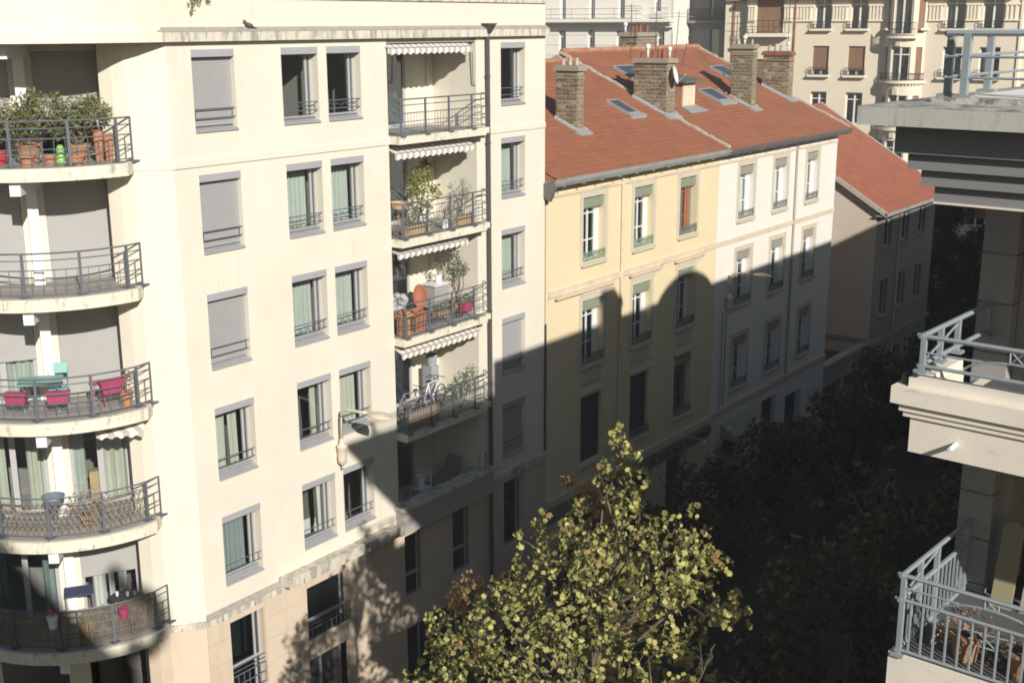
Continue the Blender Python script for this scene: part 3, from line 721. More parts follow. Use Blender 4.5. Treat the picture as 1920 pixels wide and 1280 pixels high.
def old_window(P, u0, u1, v0, v1, frame, pel, rail, style='casement', surround=True):
    F = MAIN; d = -.22; b = MB(); um = (u0+u1)/2-.05
    fw = .055
    uR = u1-.0
    for a, c in ((u0, u0+fw), (um-.04, um+.04), (uR-.33, uR-.33+fw)): b.fb(F, a, c, v0, v1, d-.05, d)
    for z in (v0, v0+(v1-v0)*.30, v0+(v1-v0)*.72, v1-.08): b.fb(F, u0+fw, um-.04, z, z+.045, d-.045, d-.003); b.fb(F, um+.04, uR-.33, z, z+.045, d-.045, d-.003)
    b.fb(F, uR-.33+fw, uR, v0, v1, d-.06, d-.02)
    fr = b.build('window', frame, P)
    if style == 'shut':
        b = MB(); slats(b, F, u0, u1, v0, v1, -.12, .06); b.build('roller_shutter', M['black'] if v1 < 9 else M['shutter'], fr)
    else: one(lambda b: b.fb(F, u0+.05, u1-.05, v0+.05, v1-.05, d-.035, d-.028), 'pane', M['glass_dark'] if style != 'curtain' else M['glass'], fr)
    if style == 'curtain': pane_curtain(fr, F, u0+.05, u1-.3, v0+.05, v1-.1, d-.15, C_W, (u0+.35, u0+.75))
    if style == 'wood':
        b = MB()
        for a in (u0+.04, u0+.26, um+.1, um+.3): b.fb(F, a, a+.16, v0+.25, v1-.4, d+.01, d+.05)
        b.split('folding_shutter', M['wood_red'], fr)
    if surround:
        b = MB()
        b.fb(F, u0-.19, u0-.001, v0-.1, v1+.2, 0, .03); b.fb(F, u1+.001, u1+.19, v0-.1, v1+.2, 0, .03); b.fb(F, u0-.001, u1+.001, v1, v1+.2, 0, .028)
        b.split('stone_surround', M['stone_sur'], fr)
    b = MB(); b.hexa([F.p(u0-.1, v0-.15, -.2), F.p(u1+.1, v0-.15, -.2), F.p(u1+.1, v0-.15, .12), F.p(u0-.1, v0-.15, .12), F.p(u0-.1, v0-.02, -.2), F.p(u1+.1, v0-.02, -.2), F.p(u1+.1, v0-.05, .12), F.p(u0-.1, v0-.05, .12)])
    b.build('sill', M['stone_sur'], fr)
    if pel is not None:
        b = MB(); n = 26; vb = v1-.40
        for i in range(n):
            a, c = u0+(u1-u0)*i/n, u0+(u1-u0)*(i+1)/n
            h = .035*(i % 2)+.03*abs(math.sin(i*.7)); t = .05*(1 if abs(i-n/2) < 3 else 0)
            b.fb(F, a, c, vb+h, v1+.0-.03*(i in (0, n-1))+t-.05, -.06, -.035+.001*(i % 2))
        b.build('pelmet', pel, fr)
    if rail is not None:
        b = MB(); ornate_rail(b, F, u0+.0, u1+.0, v0+.03, v0+.30, .04); b.build('guard_rail', rail, fr)

def house(label, name_u0, u1, wallm, groups, rows, ridge_x, back_x, gut, gz):
    u0 = name_u0
    P = thing('town_house', (-26, (u0+u1)/2, 0), label, 'house', 'old houses under the long red roof')
    return P
YEL = thing('town_house', (-26, 37, 0), 'pale yellow four storey town house with green iron window guards', 'house')
WHI = thing('town_house', (-26, 49, 0), 'off white four storey town house beyond the yellow one', 'house')
YC = [(33.6, 34.92), (36.85, 38.15), (40.1, 41.4)]
WC = [(44.95, 46.3), (48.2, 49.52), (51.55, 52.8)]
RT, RB = [14.83, 11.35, 7.95], [12.68, 9.12, 5.55]
yh = [(a, b, RB[r], RT[r]) for a, b in YC for r in range(3)]+[(39.7, 41.35, .1, 3.9), (32.6, 35.2, .1, 3.9), (36.4, 38.6, .5, 3.9)]
wh = [(a, b, RB[r], RT[r] if r < 2 else 7.72) for a, b in WC for r in range(3)]+[(44.5, 46.35, 0, 3.55), (48.1, 49.6, 0, 4.2), (50.6, 52.4, 1.5, 3.8)]
w = MB(); w.wall(MAIN, 31.5, 43.2, 0, 15.7, yh, .4); w.build('wall', M['yellow'], YEL)
w = MB(); w.wall(MAIN, 43.2, 54.9, 0, 15.7, wh, .4); w.build('wall', M['offwhite'], WHI)
w = MB(); w.fb(MAIN, 31.5, 43.1, 0, 15, -5, -4.9)
for z in (4.3, 8.3, 11.9, 15.2): w.fb(MAIN, 31.5, 43.1, z, z+.2, -4.9, -.42)
w.build('interior', M['room'], YEL)
w = MB(); w.fb(MAIN, 43.3, 54.8, 0, 15, -5, -4.9)
for z in (4.3, 8.3, 11.9, 15.2): w.fb(MAIN, 43.3, 54.8, z, z+.2, -4.9, -.42)
w.build('interior', M['room'], WHI)
# gable of the white house above the annex yard
w = MB(); w.extr([(-22.19, 54.9, 0), (-22.19, 54.9, 15.5), (-29.8, 54.9, 18.95), (-37, 54.9, 15.5), (-37, 54.9, 0)], (0, -.3, 0)); w.build('gable_wall', M['annex'], WHI)
w = MB(); w.extr([(-28.6, 43.3, 18.3), (-29.8, 43.3, 19.12), (-37, 43.3, 16.0), (-37, 43.3, 12), (-28.6, 43.3, 12)], (0, -.25, 0)); w.build('party_gable', M['plaster_grey'], WHI)
YST = [['casement', 'casement', 'wood'], ['casement', 'casement', 'casement'], ['shut', 'shut', 'casement']]
for r in range(3):
    for c in range(3):
        a, b = YC[c]; st = YST[r][c]
        old_window(YEL, a, b, RB[r], RT[r], M['white_frame'] if r < 2 and not (r == 0 and c == 2) else M['rail_grey'], M['pelmet'] if r < 2 or c == 2 else None, (M['rail_green'] if r == 0 and c < 2 else M['rail_grey']) if not (r == 2 and c == 0) else None, st, r < 2)
        a, b = WC[c]
        old_window(WHI, a, b, RB[r], RT[r] if r < 2 else 7.72, M['white_frame'], M['pelmet_grey'], M['rail_grey'], ['curtain', 'casement', 'casement'][r])
# courses
b = MB(); b.fb(MAIN, 31.9, 43.2, 15.04, 15.12, 0, .05); b.fb(MAIN, 31.6, 43.2, 11.80, 12.0, 0, .06)
for u0, u1 in ((31.95, 35.5), (36.55, 38.75), (39.8, 42.1)): b.fb(MAIN, u0, u1, 11.70, 11.795, 0, .17); b.fb(MAIN, max(u0, u1-2.0), u1-.2, 11.55, 11.695, 0, .06)
b.split('string_course', M['course'], YEL)
b = MB()
for u0, u1 in YC:
    b.fb(MAIN, u0-.06, u1+.06, 8.36, 8.42, 0, .05); b.fb(MAIN, u0-.08, u1+.12, 8.04, 8.13, 0, .13); b.fb(MAIN, u0+.05, u1-.05, 8.44, 8.9, 0, .03)
b.split('window_apron', M['stone_sur'], YEL)
b = MB(); b.fb(MAIN, 43.2, 54.9, 11.80, 11.98, 0, .06); b.fb(MAIN, 43.2, 54.9, 15.04, 15.12, 0, .04); b.fb(MAIN, 43.2, 54.9, 4.72, 4.92, 0, .09); b.fb(MAIN, 43.2, 54.9, 4.60, 4.718, 0, .04); b.split('string_course', M['course'], WHI)
b = MB(); b.fb(MAIN, 31.5, 43.2, 4.60, 4.85, 0, .12); b.fb(MAIN, 31.5, 43.2, 4.50, 4.598, 0, .06); b.split('shop_cornice', M['course'], YEL)
# shop fronts and doors at street level
b = MB(); b.fb(MAIN, 31.6, 43.15, 3.95, 4.47, 0, .05); sg = b.build('shop_fascia', M['sign'], YEL)
def text3d(s, u, v, size, w, parent, m, name='lettering'):
    c = bpy.data.curves.new(name, 'FONT'); c.body = s; c.size = size; c.extrude = .012; c.resolution_u = 2
    o = bpy.data.objects.new(name, c); COL.objects.link(o)
    me = bpy.data.meshes.new_from_object(o); bpy.data.objects.remove(o); bpy.data.curves.remove(c)
    me.materials.append(m); o = bpy.data.objects.new(name, me); COL.objects.link(o)
    q = MAIN.p(u, v, w)-wl(parent)
    o.matrix_local = Matrix(((0, 0, 1, q.x), (1, 0, 0, q.y), (0, 1, 0, q.z), (0, 0, 0, 1)))
    o.parent = parent; WL[o.name] = wl(parent)
    return o
for wd, u in (('05', 38.35), ('TOUT', 38.98), ('PLUS', 40.12), ('RESTAURANT', 41.2)): text3d(wd, u, 4.08, .34, .056, sg, M['letter'])
text3d('TRAITEUR', 34.2, 4.08, .38, .056, sg, M['letter'])
b = MB(); b.fb(MAIN, 39.75, 41.3, .1, 3.85, -.35, -.3); b.fb(MAIN, 32.6, 35.2, .1, 3.9, -.35, -.3); b.fb(MAIN, 36.4, 38.6, .5, 3.9, -.35, -.3); b.split('shop_glazing', M['black'], YEL)
b = MB(); b.fb(MAIN, 44.55, 46.3, .05, 3.5, -.35, -.3); b.fb(MAIN, 50.65, 52.35, 1.5, 3.8, -.35, -.3); b.split('shop_glazing', M['black'], WHI)
b = MB(); b.fb(MAIN, 48.15, 49.55, .05, 4.15, -.3, -.22); b.fb(MAIN, 48.8, 48.86, .05, 4.15, -.22, -.2); b.build('street_door', M['dark_door'], WHI)
b = MB(); b.hexa([MAIN.p(44.2, 3.6, 0), MAIN.p(46.8, 3.6, 0), MAIN.p(46.8, 3.5, .7), MAIN.p(44.2, 3.5, .7), MAIN.p(44.2, 4.2, 0), MAIN.p(46.8, 4.2, 0), MAIN.p(46.8, 3.75, .7), MAIN.p(44.2, 3.75, .7)]); b.split('shop_canopy', M['pelmet_grey'], WHI)
for u in (41.15, 43.3, 34.6):
    b = MB(); b.tube([MAIN.p(u, 4.5, .1), MAIN.p(u, 4.52, .8)], .02, 5); b.lathe(MAIN.p(u, 4.28, .85), [(.09, 0), (.12, .1), (.05, .22), (.03, .26)], 8); tag(b.build('shop_lamp', M['lamp']), {41.15: 'small gooseneck lamp over the middle of the dark shop sign', 43.3: 'small gooseneck lamp at the seam of yellow and white houses', 34.6: 'small gooseneck lamp over the shop sign near the tree'}[u], 'lamp', 'gooseneck shop lamps')
# wall pipes
for u, P in ((36.0, YEL), (50.35, WHI), (43.9, WHI)):
    one(lambda b: b.tube([MAIN.p(u, 15.5 if u != 43.9 else 9.0, .06), MAIN.p(u, 4.9, .06)], .05 if u != 43.9 else .025, 7), 'downpipe', M['course'] if u == 36.0 else M['plaster_grey'], P)

# ---------------------------------------------------------------- roof
def tile_slope(y0, y1, xe, xr, m, parent, tw=.21, tl=.27, flip=False, zf=rz, skip=None):
    b = MB(); n = int(abs(xr-xe)/tl/0.916*1.0); k = int((y1-y0)/tw)
    sgn = 1 if xr < xe else -1
    for i in range(n):
        xa, xb = xe+(xr-xe)*i/n, xe+(xr-xe)*(i+1)/n
        for j in range(k):
            ya, yb = y0+(y1-y0)*j/k, y0+(y1-y0)*(j+1)/k
            if skip and skip((xa+xb)/2, (ya+yb)/2): continue
            e = .022+random.uniform(-.005, .006); e2 = random.uniform(0, .006); r = random.random()**1.5
            za, zb = zf(xa), zf(xb)
            ym = (ya+yb)/2; rr = .008
            b.add([(xa, ya, za+e), (xa, ym, za+e+rr), (xa, yb, za+e), (xb, yb, zb+e2), (xb, ym, zb+e2+rr), (xb, ya, zb+e2), (xa+.004*sgn, ya, za-.005), (xa+.004*sgn, yb, za-.005)],
                  [(0, 1, 4, 5), (1, 2, 3, 4), (6, 7, 2, 1, 0)], r)
    o = b.build('roof_tiles', m, parent); o['kind'] = 'stuff'
    return o
def roof_body(P, y0, y1, xr, xb):
    w = MB(); zb = rz(xr)-(xr-xb)*SL
    w.extr([(-21.8, y0, 15.66), (xr, y0, rz(xr)-.02), (xb, y0, zb), (xb, y0, zb-.25), (xr, y0, rz(xr)-.3), (-21.8, y0, 15.45)], (0, y1-y0, 0))
    return w.build('roof', M['tile'], P)
RY = roof_body(YEL, 31.44, 43.2, -29.07, -36)
RW = roof_body(WHI, 43.3, 55.3, -29.8, -37)
tile_slope(31.44, 43.17, -21.74, -29.05, M['tile'], RY)
tile_slope(43.35, 55.3, -21.74, -29.75, M['tile'], RW)
# ridge tiles
b = MB()
for i in range(32):
    y = 43.4+i*.37
    b.tube([(-29.8, y, rz(-29.8)+.03), (-29.8, y+.40, rz(-29.8)+.065)], .13, 8)
o = b.build('ridge_tiles', M['ridge'], RW); o['kind'] = 'stuff'
b = MB()
for i in range(31):
    y = 31.6+i*.37
    b.tube([(-29.07, y, rz(-29.07)+.0), (-29.07, y+.40, rz(-29.07)+.035)], .12, 8)
o = b.build('ridge_tiles', M['ridge'], RY); o['kind'] = 'stuff'
def verge(P, y, x0, x1, m, wd=.10):
    b = MB(); n = 46
    for i in range(n):
        xa, xb = x0+(x1-x0)*i/n, x0+(x1-x0)*(i+.96)/n; h = .07+random.uniform(-.02, .035); s = random.uniform(-.02, .02)
        b.hexa([(xa, y-wd+s, rz(xa)), (xb, y-wd+s, rz(xb)), (xb, y+wd+s, rz(xb)), (xa, y+wd+s, rz(xa)), (xa, y-wd+s, rz(xa)+h), (xb, y-wd+s, rz(xb)+h), (xb, y+wd*.6+s, rz(xb)+h), (xa, y+wd*.6+s, rz(xa)+h)])
    o = b.build('verge_mortar', m, P); o['kind'] = 'stuff'
verge(RW, 43.27, -21.8, -29.8, M['mortar']); verge(RW, 55.3, -21.8, -29.8, M['mortar'])
# eaves: gutter and fascia
def gutter(P, y0, y1, m, z0=15.42):
    b = MB(); pr = [(-21.98, z0+.02), (-21.86, z0-.03), (-21.76, z0+.0), (-21.70, z0+.12), (-21.68, z0+.23), (-21.72, z0+.24), (-21.86, z0+.06), (-21.98, z0+.1)]
    b.extr([(x, y0, z) for x, z in pr], (0, y1-y0, 0)); b.box(-22.18, -21.9, y0+.05, y1, z0-.0, z0+.16)
    for i in range(int((y1-y0)/1.1)): b.box(-22.0, -21.69, y0+.5+i*1.1, y0+.53+i*1.1, z0-.035, z0+.0)
    b.build('gutter', m, P)
gutter(YEL, 31.35, 43.25, M['zinc'], 15.44); gutter(WHI, 43.26, 55.4, M['zinc_dark'], 15.43)
b = MB(); b.extr([(-22.18, 31.34, 15.55), (-21.72, 31.34, 15.66), (-21.75, 31.34, 15.40), (-21.95, 31.34, 14.98), (-22.18, 31.34, 15.1)], (0, .14, 0)); b.build('eave_end', M['zinc_dark'], YEL)

# ---------------------------------------------------------------- chimneys
def chimney(P, x0, x1, y0, y1, zt, brick, pots, capm='brick_core', zb=None):
    zb = rz(max(x0, x1))-.25 if zb is None else zb
    b = MB(); b.box(x0+.02, x1-.02, y0+.02, y1-.02, zb, zt-.02); ch = b.build('chimney', M['brick_core'], P)
    b = MB(); H = .145; z = zb+.05; i = 0
    while z+H < zt-.14:
        for ax in (0, 1):
            L = (x1-x0) if ax == 0 else (y1-y0); n = max(1, round(L/.27)); off = (i % 2)*.5
            for j in range(-1, n+1):
                a, c = (j+off)*L/n, (j+1+off)*L/n
                a, c = max(0, a), min(L, c)
                if c-a < .05 or random.random() < .10: continue
                g1, g2 = a+.018+random.uniform(0, .02), c-.018-random.uniform(0, .02)
                za, zc_ = z+.018+random.uniform(0, .015), z+H-.016-random.uniform(0, .018); r = random.random(); q = random.uniform(.0, .018)
                if ax == 0:
                    b.box(x0+g1, x0+g2, y0-q, y0+.05, za, zc_, r); b.box(x0+g1, x0+g2, y1-.05, y1+q, za, zc_, r)
                else:
                    b.box(x1-.05, x1+q, y0+g1, y0+g2, za, zc_, r*.5+.4); b.box(x0-q, x0+.05, y0+g1, y0+g2, za, zc_, r)
        z += H; i += 1
    o = b.build('brickwork', M[brick], ch); o['kind'] = 'stuff'
    b = MB(); b.box(x0-.07, x1+.07, y0-.07, y1+.07, zt-.13, zt-.02); b.box(x0-.03, x1+.03, y0-.03, y1+.03, zt-.02, zt+.06); b.box(x0-.03, x1+.03, y0-.03, y1+.03, zt-.40, zt-.36); b.build('chimney_cap', M[capm], ch)
    # sloping mortar flashing round the foot
    b = MB(); e = .10 if zb > 16 and x0 > -30 else .01
    for ya, yb in ((y0-e, y0+.02), (y1-.02, y1+e)) if e > .05 else ():
        b.hexa([(x0, ya, rz(x0)-.05), (x1+e, ya, rz(x1+e)-.05), (x1+e, yb, rz(x1+e)-.05), (x0, yb, rz(x0)-.05), (x0, ya, rz(x0)+.06), (x1+e, ya, rz(x1+e)+.05), (x1+e, yb, rz(x1+e)+.15), (x0, yb, rz(x0)+.16)])
    if e > .05: b.hexa([(x1, y0-e*2, rz(x1)-.05), (x1+.28, y0-e*2, rz(x1+.28)-.05), (x1+.28, y1+e*2, rz(x1+.28)-.05), (x1, y1+e*2, rz(x1)-.05), (x1, y0-e, rz(x1)+.12), (x1+.28, y0-e*2, rz(x1+.28)+.07), (x1+.28, y1+e*2, rz(x1+.28)+.07), (x1, y1+e, rz(x1)+.12)])
    if e > .05: b.build('flashing', M['flash'], ch)
    for (fx, fy, h, r, kind) in pots:
        c = (x0+(x1-x0)*fx, y0+(y1-y0)*fy, zt+.05); b = MB()
        if kind == 'cowl':
            b.lathe(c, [(r*.5, 0), (r*.5, h*.6), (r*.45, h*.62), (r, h*.64), (r, h), (r*.2, h*1.05)], 12); b.build('chimney_cowl', M['dish'], ch, True)
        else:
            b.lathe(c, [(r*1.15, 0), (r, h*.2), (r*.85, h*.9), (r*1.0, h), (r*.8, h*.98), (r*.7, h*.5)], 10); b.build('chimney_pot', M['clay_pot' if kind == 'pot' else 'mortar'], ch, True)
    return ch
chimney(RY, -25.04, -24.10, 36.10, 36.50, 18.92, 'brick', [(.2, .5, .22, .07, 'mort'), (.5, .5, .26, .075, 'mort'), (.8, .5, .26, .075, 'mort')])
chimney(RW, -25.93, -24.40, 42.82, 43.5, 19.0, 'brick', [(.15, .4, .22, .075, 'pot'), (.32, .35, .52, .10, 'cowl'), (.48, .4, .3, .085, 'pot'), (.62, .5, .34, .085, 'pot'), (.76, .5, .36, .09, 'pot'), (.55, .8, .3, .085, 'pot'), (.9, .6, .42, .09, 'cowl')], capm='brick_core')
chimney(RW, -25.25, -24.20, 49.9, 50.32, 19.42, 'brick_moss', [(.2, .5, .24, .085, 'mort'), (.5, .4, .36, .1, 'cowl'), (.8, .6, .22, .05, 'mort')])
chimney(RW, -25.90, -24.55, 54.42, 54.86, 19.03, 'brick', [(.15, .5, .28, .08, 'mort'), (.4, .5, .34, .085, 'mort'), (.6, .5, .3, .08, 'mort'), (.85, .5, .42, .09, 'cowl')], capm='clay_pot')
chimney(RW, -31.6, -30.6, 50.8, 52.7, 19.9, 'brick', [(.1, .2, .45, .1, 'cowl'), (.4, .3, .3, .08, 'pot'), (.6, .3, .32, .08, 'pot'), (.8, .3, .34, .08, 'pot'), (.95, .5, .34, .08, 'pot')], capm='brick_core', zb=18.2)

# rooflights
def rooflight(P, x0, x1, y0, y1, blue=False):
    zz = lambda x, e: rz(x)+e
    b = MB()
    def bar(xa, xb, ya, yb): b.hexa([(xa, ya, zz(xa, 0)), (xb, ya, zz(xb, 0)), (xb, yb, zz(xb, 0)), (xa, yb, zz(xa, 0)), (xa, ya, zz(xa, .12)), (xb, ya, zz(xb, .12)), (xb, yb, zz(xb, .12)), (xa, yb, zz(xa, .12))])
    bar(x0, x1, y0, y0+.08); bar(x0, x1, y1-.08, y1); bar(x0, x0+.08, y0+.08, y1-.08); bar(x1-.14, x1, y0+.08, y1-.08); bar(x1, x1+.16, y0-.1, y1+.1)
    fr = b.build('rooflight', M['flash'], P)
    one(lambda b: b.hexa([(x0+.08, y0+.08, zz(x0, .06)), (x1-.14, y0+.08, zz(x1-.14, .06)), (x1-.14, y1-.08, zz(x1-.14, .06)), (x0+.08, y1-.08, zz(x0, .06)), (x0+.08, y0+.08, zz(x0, .08)), (x1-.14, y0+.08, zz(x1-.14, .08)), (x1-.14, y1-.08, zz(x1-.14, .08)), (x0+.08, y1-.08, zz(x0, .08))]), 'pane', M['skyglass'], fr)
M['skyglass'] = mat('rooflight_glass', (.055, .075, .095), rough=.12, var=.1, spec=.8)
rooflight(RY, -25.75, -24.62, 40.5, 41.35); rooflight(RW, -28.3, -27.3, 45.0, 46.5); rooflight(RW, -25.95, -24.82, 48.2, 49.4); rooflight(RW, -27.8, -26.65, 52.7, 54.0)
# dormer hatch
b = MB(); b.extr([(-24.9, 44.93, 17.0), (-24.9, 44.93, 18.02), (-27.2, 44.93, 18.3), (-27.0, 44.93, 17.9)], (0, .06, 0)); b.extr([(-24.9, 45.9, 17.0), (-24.9, 45.9, 18.02), (-27.2, 45.9, 18.3), (-27.0, 45.9, 17.9)], (0, .06, 0))
b.box(-24.95, -24.9, 44.99, 45.9, 16.98, 18.02)
dm = b.build('dormer', M['terra_dull'], RW)
b = MB(); b.hexa([(-24.65, 44.75, 18.02), (-24.65, 46.2, 18.02), (-27.3, 46.2, 18.42), (-27.3, 44.75, 18.42), (-24.65, 44.75, 18.12), (-24.65, 46.2, 18.12), (-27.3, 46.2, 18.52), (-27.3, 44.75, 18.52)]); b.build('dormer_roof', M['zinc_dark'], dm)
b = MB()
for y in (45.02, 45.24, 45.47, 45.69): b.box(-24.9, -24.86, y, y+.2, 17.1, 17.98)
b.box(-24.9, -24.84, 44.97, 45.02, 17.05, 18.01); b.box(-24.9, -24.84, 45.89, 45.93, 17.05, 18.01); b.split('dormer_shutter', mat('cream_wood', (.68, .60, .45), var=.1), dm)
b = MB(); b.hexa([(-24.85, 44.8, 16.98), (-24.35, 44.7, 16.84), (-24.35, 46.2, 16.84), (-24.85, 46.1, 16.98), (-24.85, 44.8, 17.1), (-24.35, 44.7, 16.90), (-24.35, 46.2, 16.90), (-24.85, 46.1, 17.1)]); b.build('dormer_flashing', M['flash'], dm)
# stray tiles lying on the roof
b = MB()
for i in range(9):
    x, y = -25.5+random.uniform(-.45, .5), 49.68+random.uniform(-.12, .14); b.box(x-.09, x+.09, y-.09, y+.09, rz(x)+.04, rz(x)+.12)
b.split('loose_tile', M['ridge'], RW)

# satellite dish, aerials
D = thing('satellite_dish', (-24.3, 43.1, 18.0), 'white satellite dish on the front of the big brick chimney', 'satellite dish')
nv = Vector((.93, .28, .25)).normalized(); a1 = nv.cross(Vector((0, 0, 1))).normalized(); a2 = a1.cross(nv)
b = MB(); cc = Vector((-24.18, 43.02, 18.42)); vs = [cc-nv*.06]; fs = []
for i in range(1, 5):
    for j in range(20): vs.append(cc+(a1*math.cos(j*math.pi/10)*.9+a2*math.sin(j*math.pi/10))*.36*i/4+nv*(.10*(i/4)**2-.06))
for j in range(20): fs.append((0, 1+j, 1+(j+1) % 20))
for i in range(3):
    for j in range(20): fs.append((1+i*20+j, 1+(i+1)*20+j, 1+(i+1)*20+(j+1) % 20, 1+i*20+(j+1) % 20))
b.add(vs, fs); b.build('reflector', M['dish'], D, True)
b = MB(); b.tube([cc, cc-Vector((.12, 0, .05)), cc-Vector((.24, 0, .3))], .025, 5); b.tube([cc-a2*.34, cc+nv*.4-a2*.1], .012, 4); b.ball(cc+nv*.4-a2*.1, .04, .04, .05, 6, 4); b.build('feed_arm', M['greymetal'], D)
def aerial(x, y, z0, z1, arms, lab, lean=(0, 0), yagi=None):
    t = thing('tv_aerial', (x, y, z0), lab, 'aerial', 'television aerials on the red roof')
    dx, dy = lean; P = lambda z: Vector((x+dx*(z-z0), y+dy*(z-z0), z))
    one(lambda b: b.tube([P(z0), P(z1)], .018, 5), 'mast', M['pipe_dark'], t)
    b = MB()
    for z, L, n in arms:
        c = P(z); b.tube([c+Vector((-.2, -L*.5, 0)), c+Vector((.2, L*.5, 0))], .012, 4)
        for i in range(n):
            q = c+Vector((-.2+.4*i/max(1, n-1), -L*.5+L*i/max(1, n-1), 0)); b.tube([q+Vector((-.22, .12, 0)), q+Vector((.22, -.12, 0))], .008, 3)
    b.build('elements', M['pipe_dark'] if yagi is None else M['greymetal'], t)
aerial(-28, 49.75, rz(-28), 20.88, [(20.65, 1.9, 3), (20.8, .3, 2)], 'leaning aerial with a long cross arm by the ridge', (.0, .12), 1)
aerial(-29, 49.75, rz(-29), 21.3, [(20.6, .5, 2)], 'thin bare aerial mast left of the leaning one')
aerial(-29, 47.6, rz(-29), 21.2, [(20.9, .3, 2), (21.1, .3, 2)], 'tall thin aerial mast behind the rear chimney')
aerial(-28.1, 50.65, rz(-28.1), 19.5, [], 'short broken aerial stick on the upper roof', (.1, .15))
aerial(-26.5, 52.8, rz(-26.5), 20.75, [(20.35, .9, 4), (20.65, .3, 3)], 'dark aerial with short elements behind the mossy chimney')
aerial(-26.6, 52.45, rz(-26.6), 20.4, [(20.0, .2, 2)], 'plain mast beside the dark aerial')
aerial(-24.9, 54.9, 18.6, 21.5, [(20.55, 1.3, 5), (21.4, .4, 3)], 'tall aerial on the right hand brick chimney')

# ================================================================ annex beyond, with gable to the street
ANX = thing('annex_house', (-26, 65, 0), 'low beige house with plain gable and red roof past the white one', 'house')
def az(x): return 11.12+.60*(-21.75-x)
ah = []
for u in (61.95, 64.6, 67.2):
    ah += [(u, u+1.05, 9.0, 10.7), (u, u+1.05, 5.35, 7.3), (u, u+1.1, .3, 3.2)]
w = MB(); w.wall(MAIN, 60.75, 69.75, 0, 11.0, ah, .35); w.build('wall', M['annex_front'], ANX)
w = MB(); w.extr([(-22.184, 60.74, 0), (-22.184, 60.74, 11.2), (-29.5, 60.74, 15.6), (-37, 60.74, 11.2), (-37, 60.74, 0)], (0, .006, 0)); w.build('gable_wall', M['annex'], ANX)
w = MB(); w.extr([(-22.19, 69.74, 0), (-22.19, 69.74, 11.2), (-29.5, 69.74, 15.6), (-37, 69.74, 11.2), (-37, 69.74, 0)], (0, -.3, 0)); w.fb(MAIN, 61, 69.5, 0, 11, -4, -3.9); w.build('rear_wall', M['annex'], ANX)
w = MB(); w.extr([(-21.65, 60.55, az(-21.65)), (-29.5, 60.55, az(-29.5)), (-37.4, 60.55, 11.0), (-37.4, 60.55, 10.85), (-29.5, 60.55, az(-29.5)-.18), (-21.65, 60.55, az(-21.65)-.15)], (0, 9.6, 0)); RA = w.build('roof', M['tile_low'], ANX)
tile_slope(60.55, 70.15, -21.62, -29.5, M['tile_low'], RA, zf=az, tw=.26, tl=.36)
b = MB(); b.extr([(-21.6, 60.45, az(-21.6)+.06), (-29.5, 60.45, az(-29.5)+.06), (-29.5, 60.45, az(-29.5)-.2), (-21.6, 60.45, az(-21.6)-.2)], (0, .1, 0)); b.extr([(-21.6, 70.1, az(-21.6)+.06), (-29.5, 70.1, az(-29.5)+.06), (-29.5, 70.1, az(-29.5)-.1), (-21.6, 70.1, az(-21.6)-.1)], (0, .12, 0)); b.split('barge_board', M['mortar'], RA)
b = MB(); b.box(-21.68, -21.52, 60.45, 70.2, 10.92, 11.06); b.box(-22.18, -21.6, 60.5, 70.1, 10.86, 10.92); b.build('gutter', M['zinc'], ANX)
for i, (a, c, v0, v1) in enumerate(ah):
    b = MB(); d = -.2
    for p, q in ((a, a+.07), ((a+c)/2-.03, (a+c)/2+.03), (c-.07, c)): b.fb(MAIN, p, q, v0, v1, d-.05, d)
    b.fb(MAIN, a+.07, c-.07, v1-.07, v1, d-.05, d-.002); b.fb(MAIN, a+.07, c-.07, v0, v0+.07, d-.05, d-.002)
    fr = b.build('window', M['white_frame'], ANX)
    one(lambda b: b.fb(MAIN, a+.07, c-.07, v0+.07, v1-.07, d-.04, d-.03), 'pane', M['glass_dark'], fr)
    one(lambda b: b.fb(MAIN, a-.12, c+.12, v0-.12, v0-.01, -.15, .1), 'sill', M['plaster_grey'], fr)
b = MB(); b.fb(MAIN, 60.75, 69.9, 3.95, 4.15, 0, .12); b.split('string_course', M['plaster_grey'], ANX)
one(lambda b: b.tube([MAIN.p(64.0, 10.9, .08), MAIN.p(64.0, .1, .08)], .055, 7), 'downpipe', M['course'], ANX)
# low street wall and dark yard between the white house and the annex
YW = thing('yard_wall', (-22.3, 57.8, 0), 'low grey street wall with openings between white house and annex', 'wall')
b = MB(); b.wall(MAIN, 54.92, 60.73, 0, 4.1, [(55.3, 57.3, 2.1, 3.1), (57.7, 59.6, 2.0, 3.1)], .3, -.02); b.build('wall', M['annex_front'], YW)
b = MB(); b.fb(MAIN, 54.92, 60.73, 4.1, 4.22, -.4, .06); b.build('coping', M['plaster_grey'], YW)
b = MB(); b.box(-30, -22.6, 55.0, 60.7, 3.4, 3.5); b.build('yard_roof', M['black'], YW)
b = MB(); b.extr([(-22.3, 60.73, 4.24), (-27, 60.73, 4.24), (-27, 60.73, 4.4), (-22.3, 60.73, 4.4)], (0, -.15, 0)); b.build('flashing', M['flash'], YW)
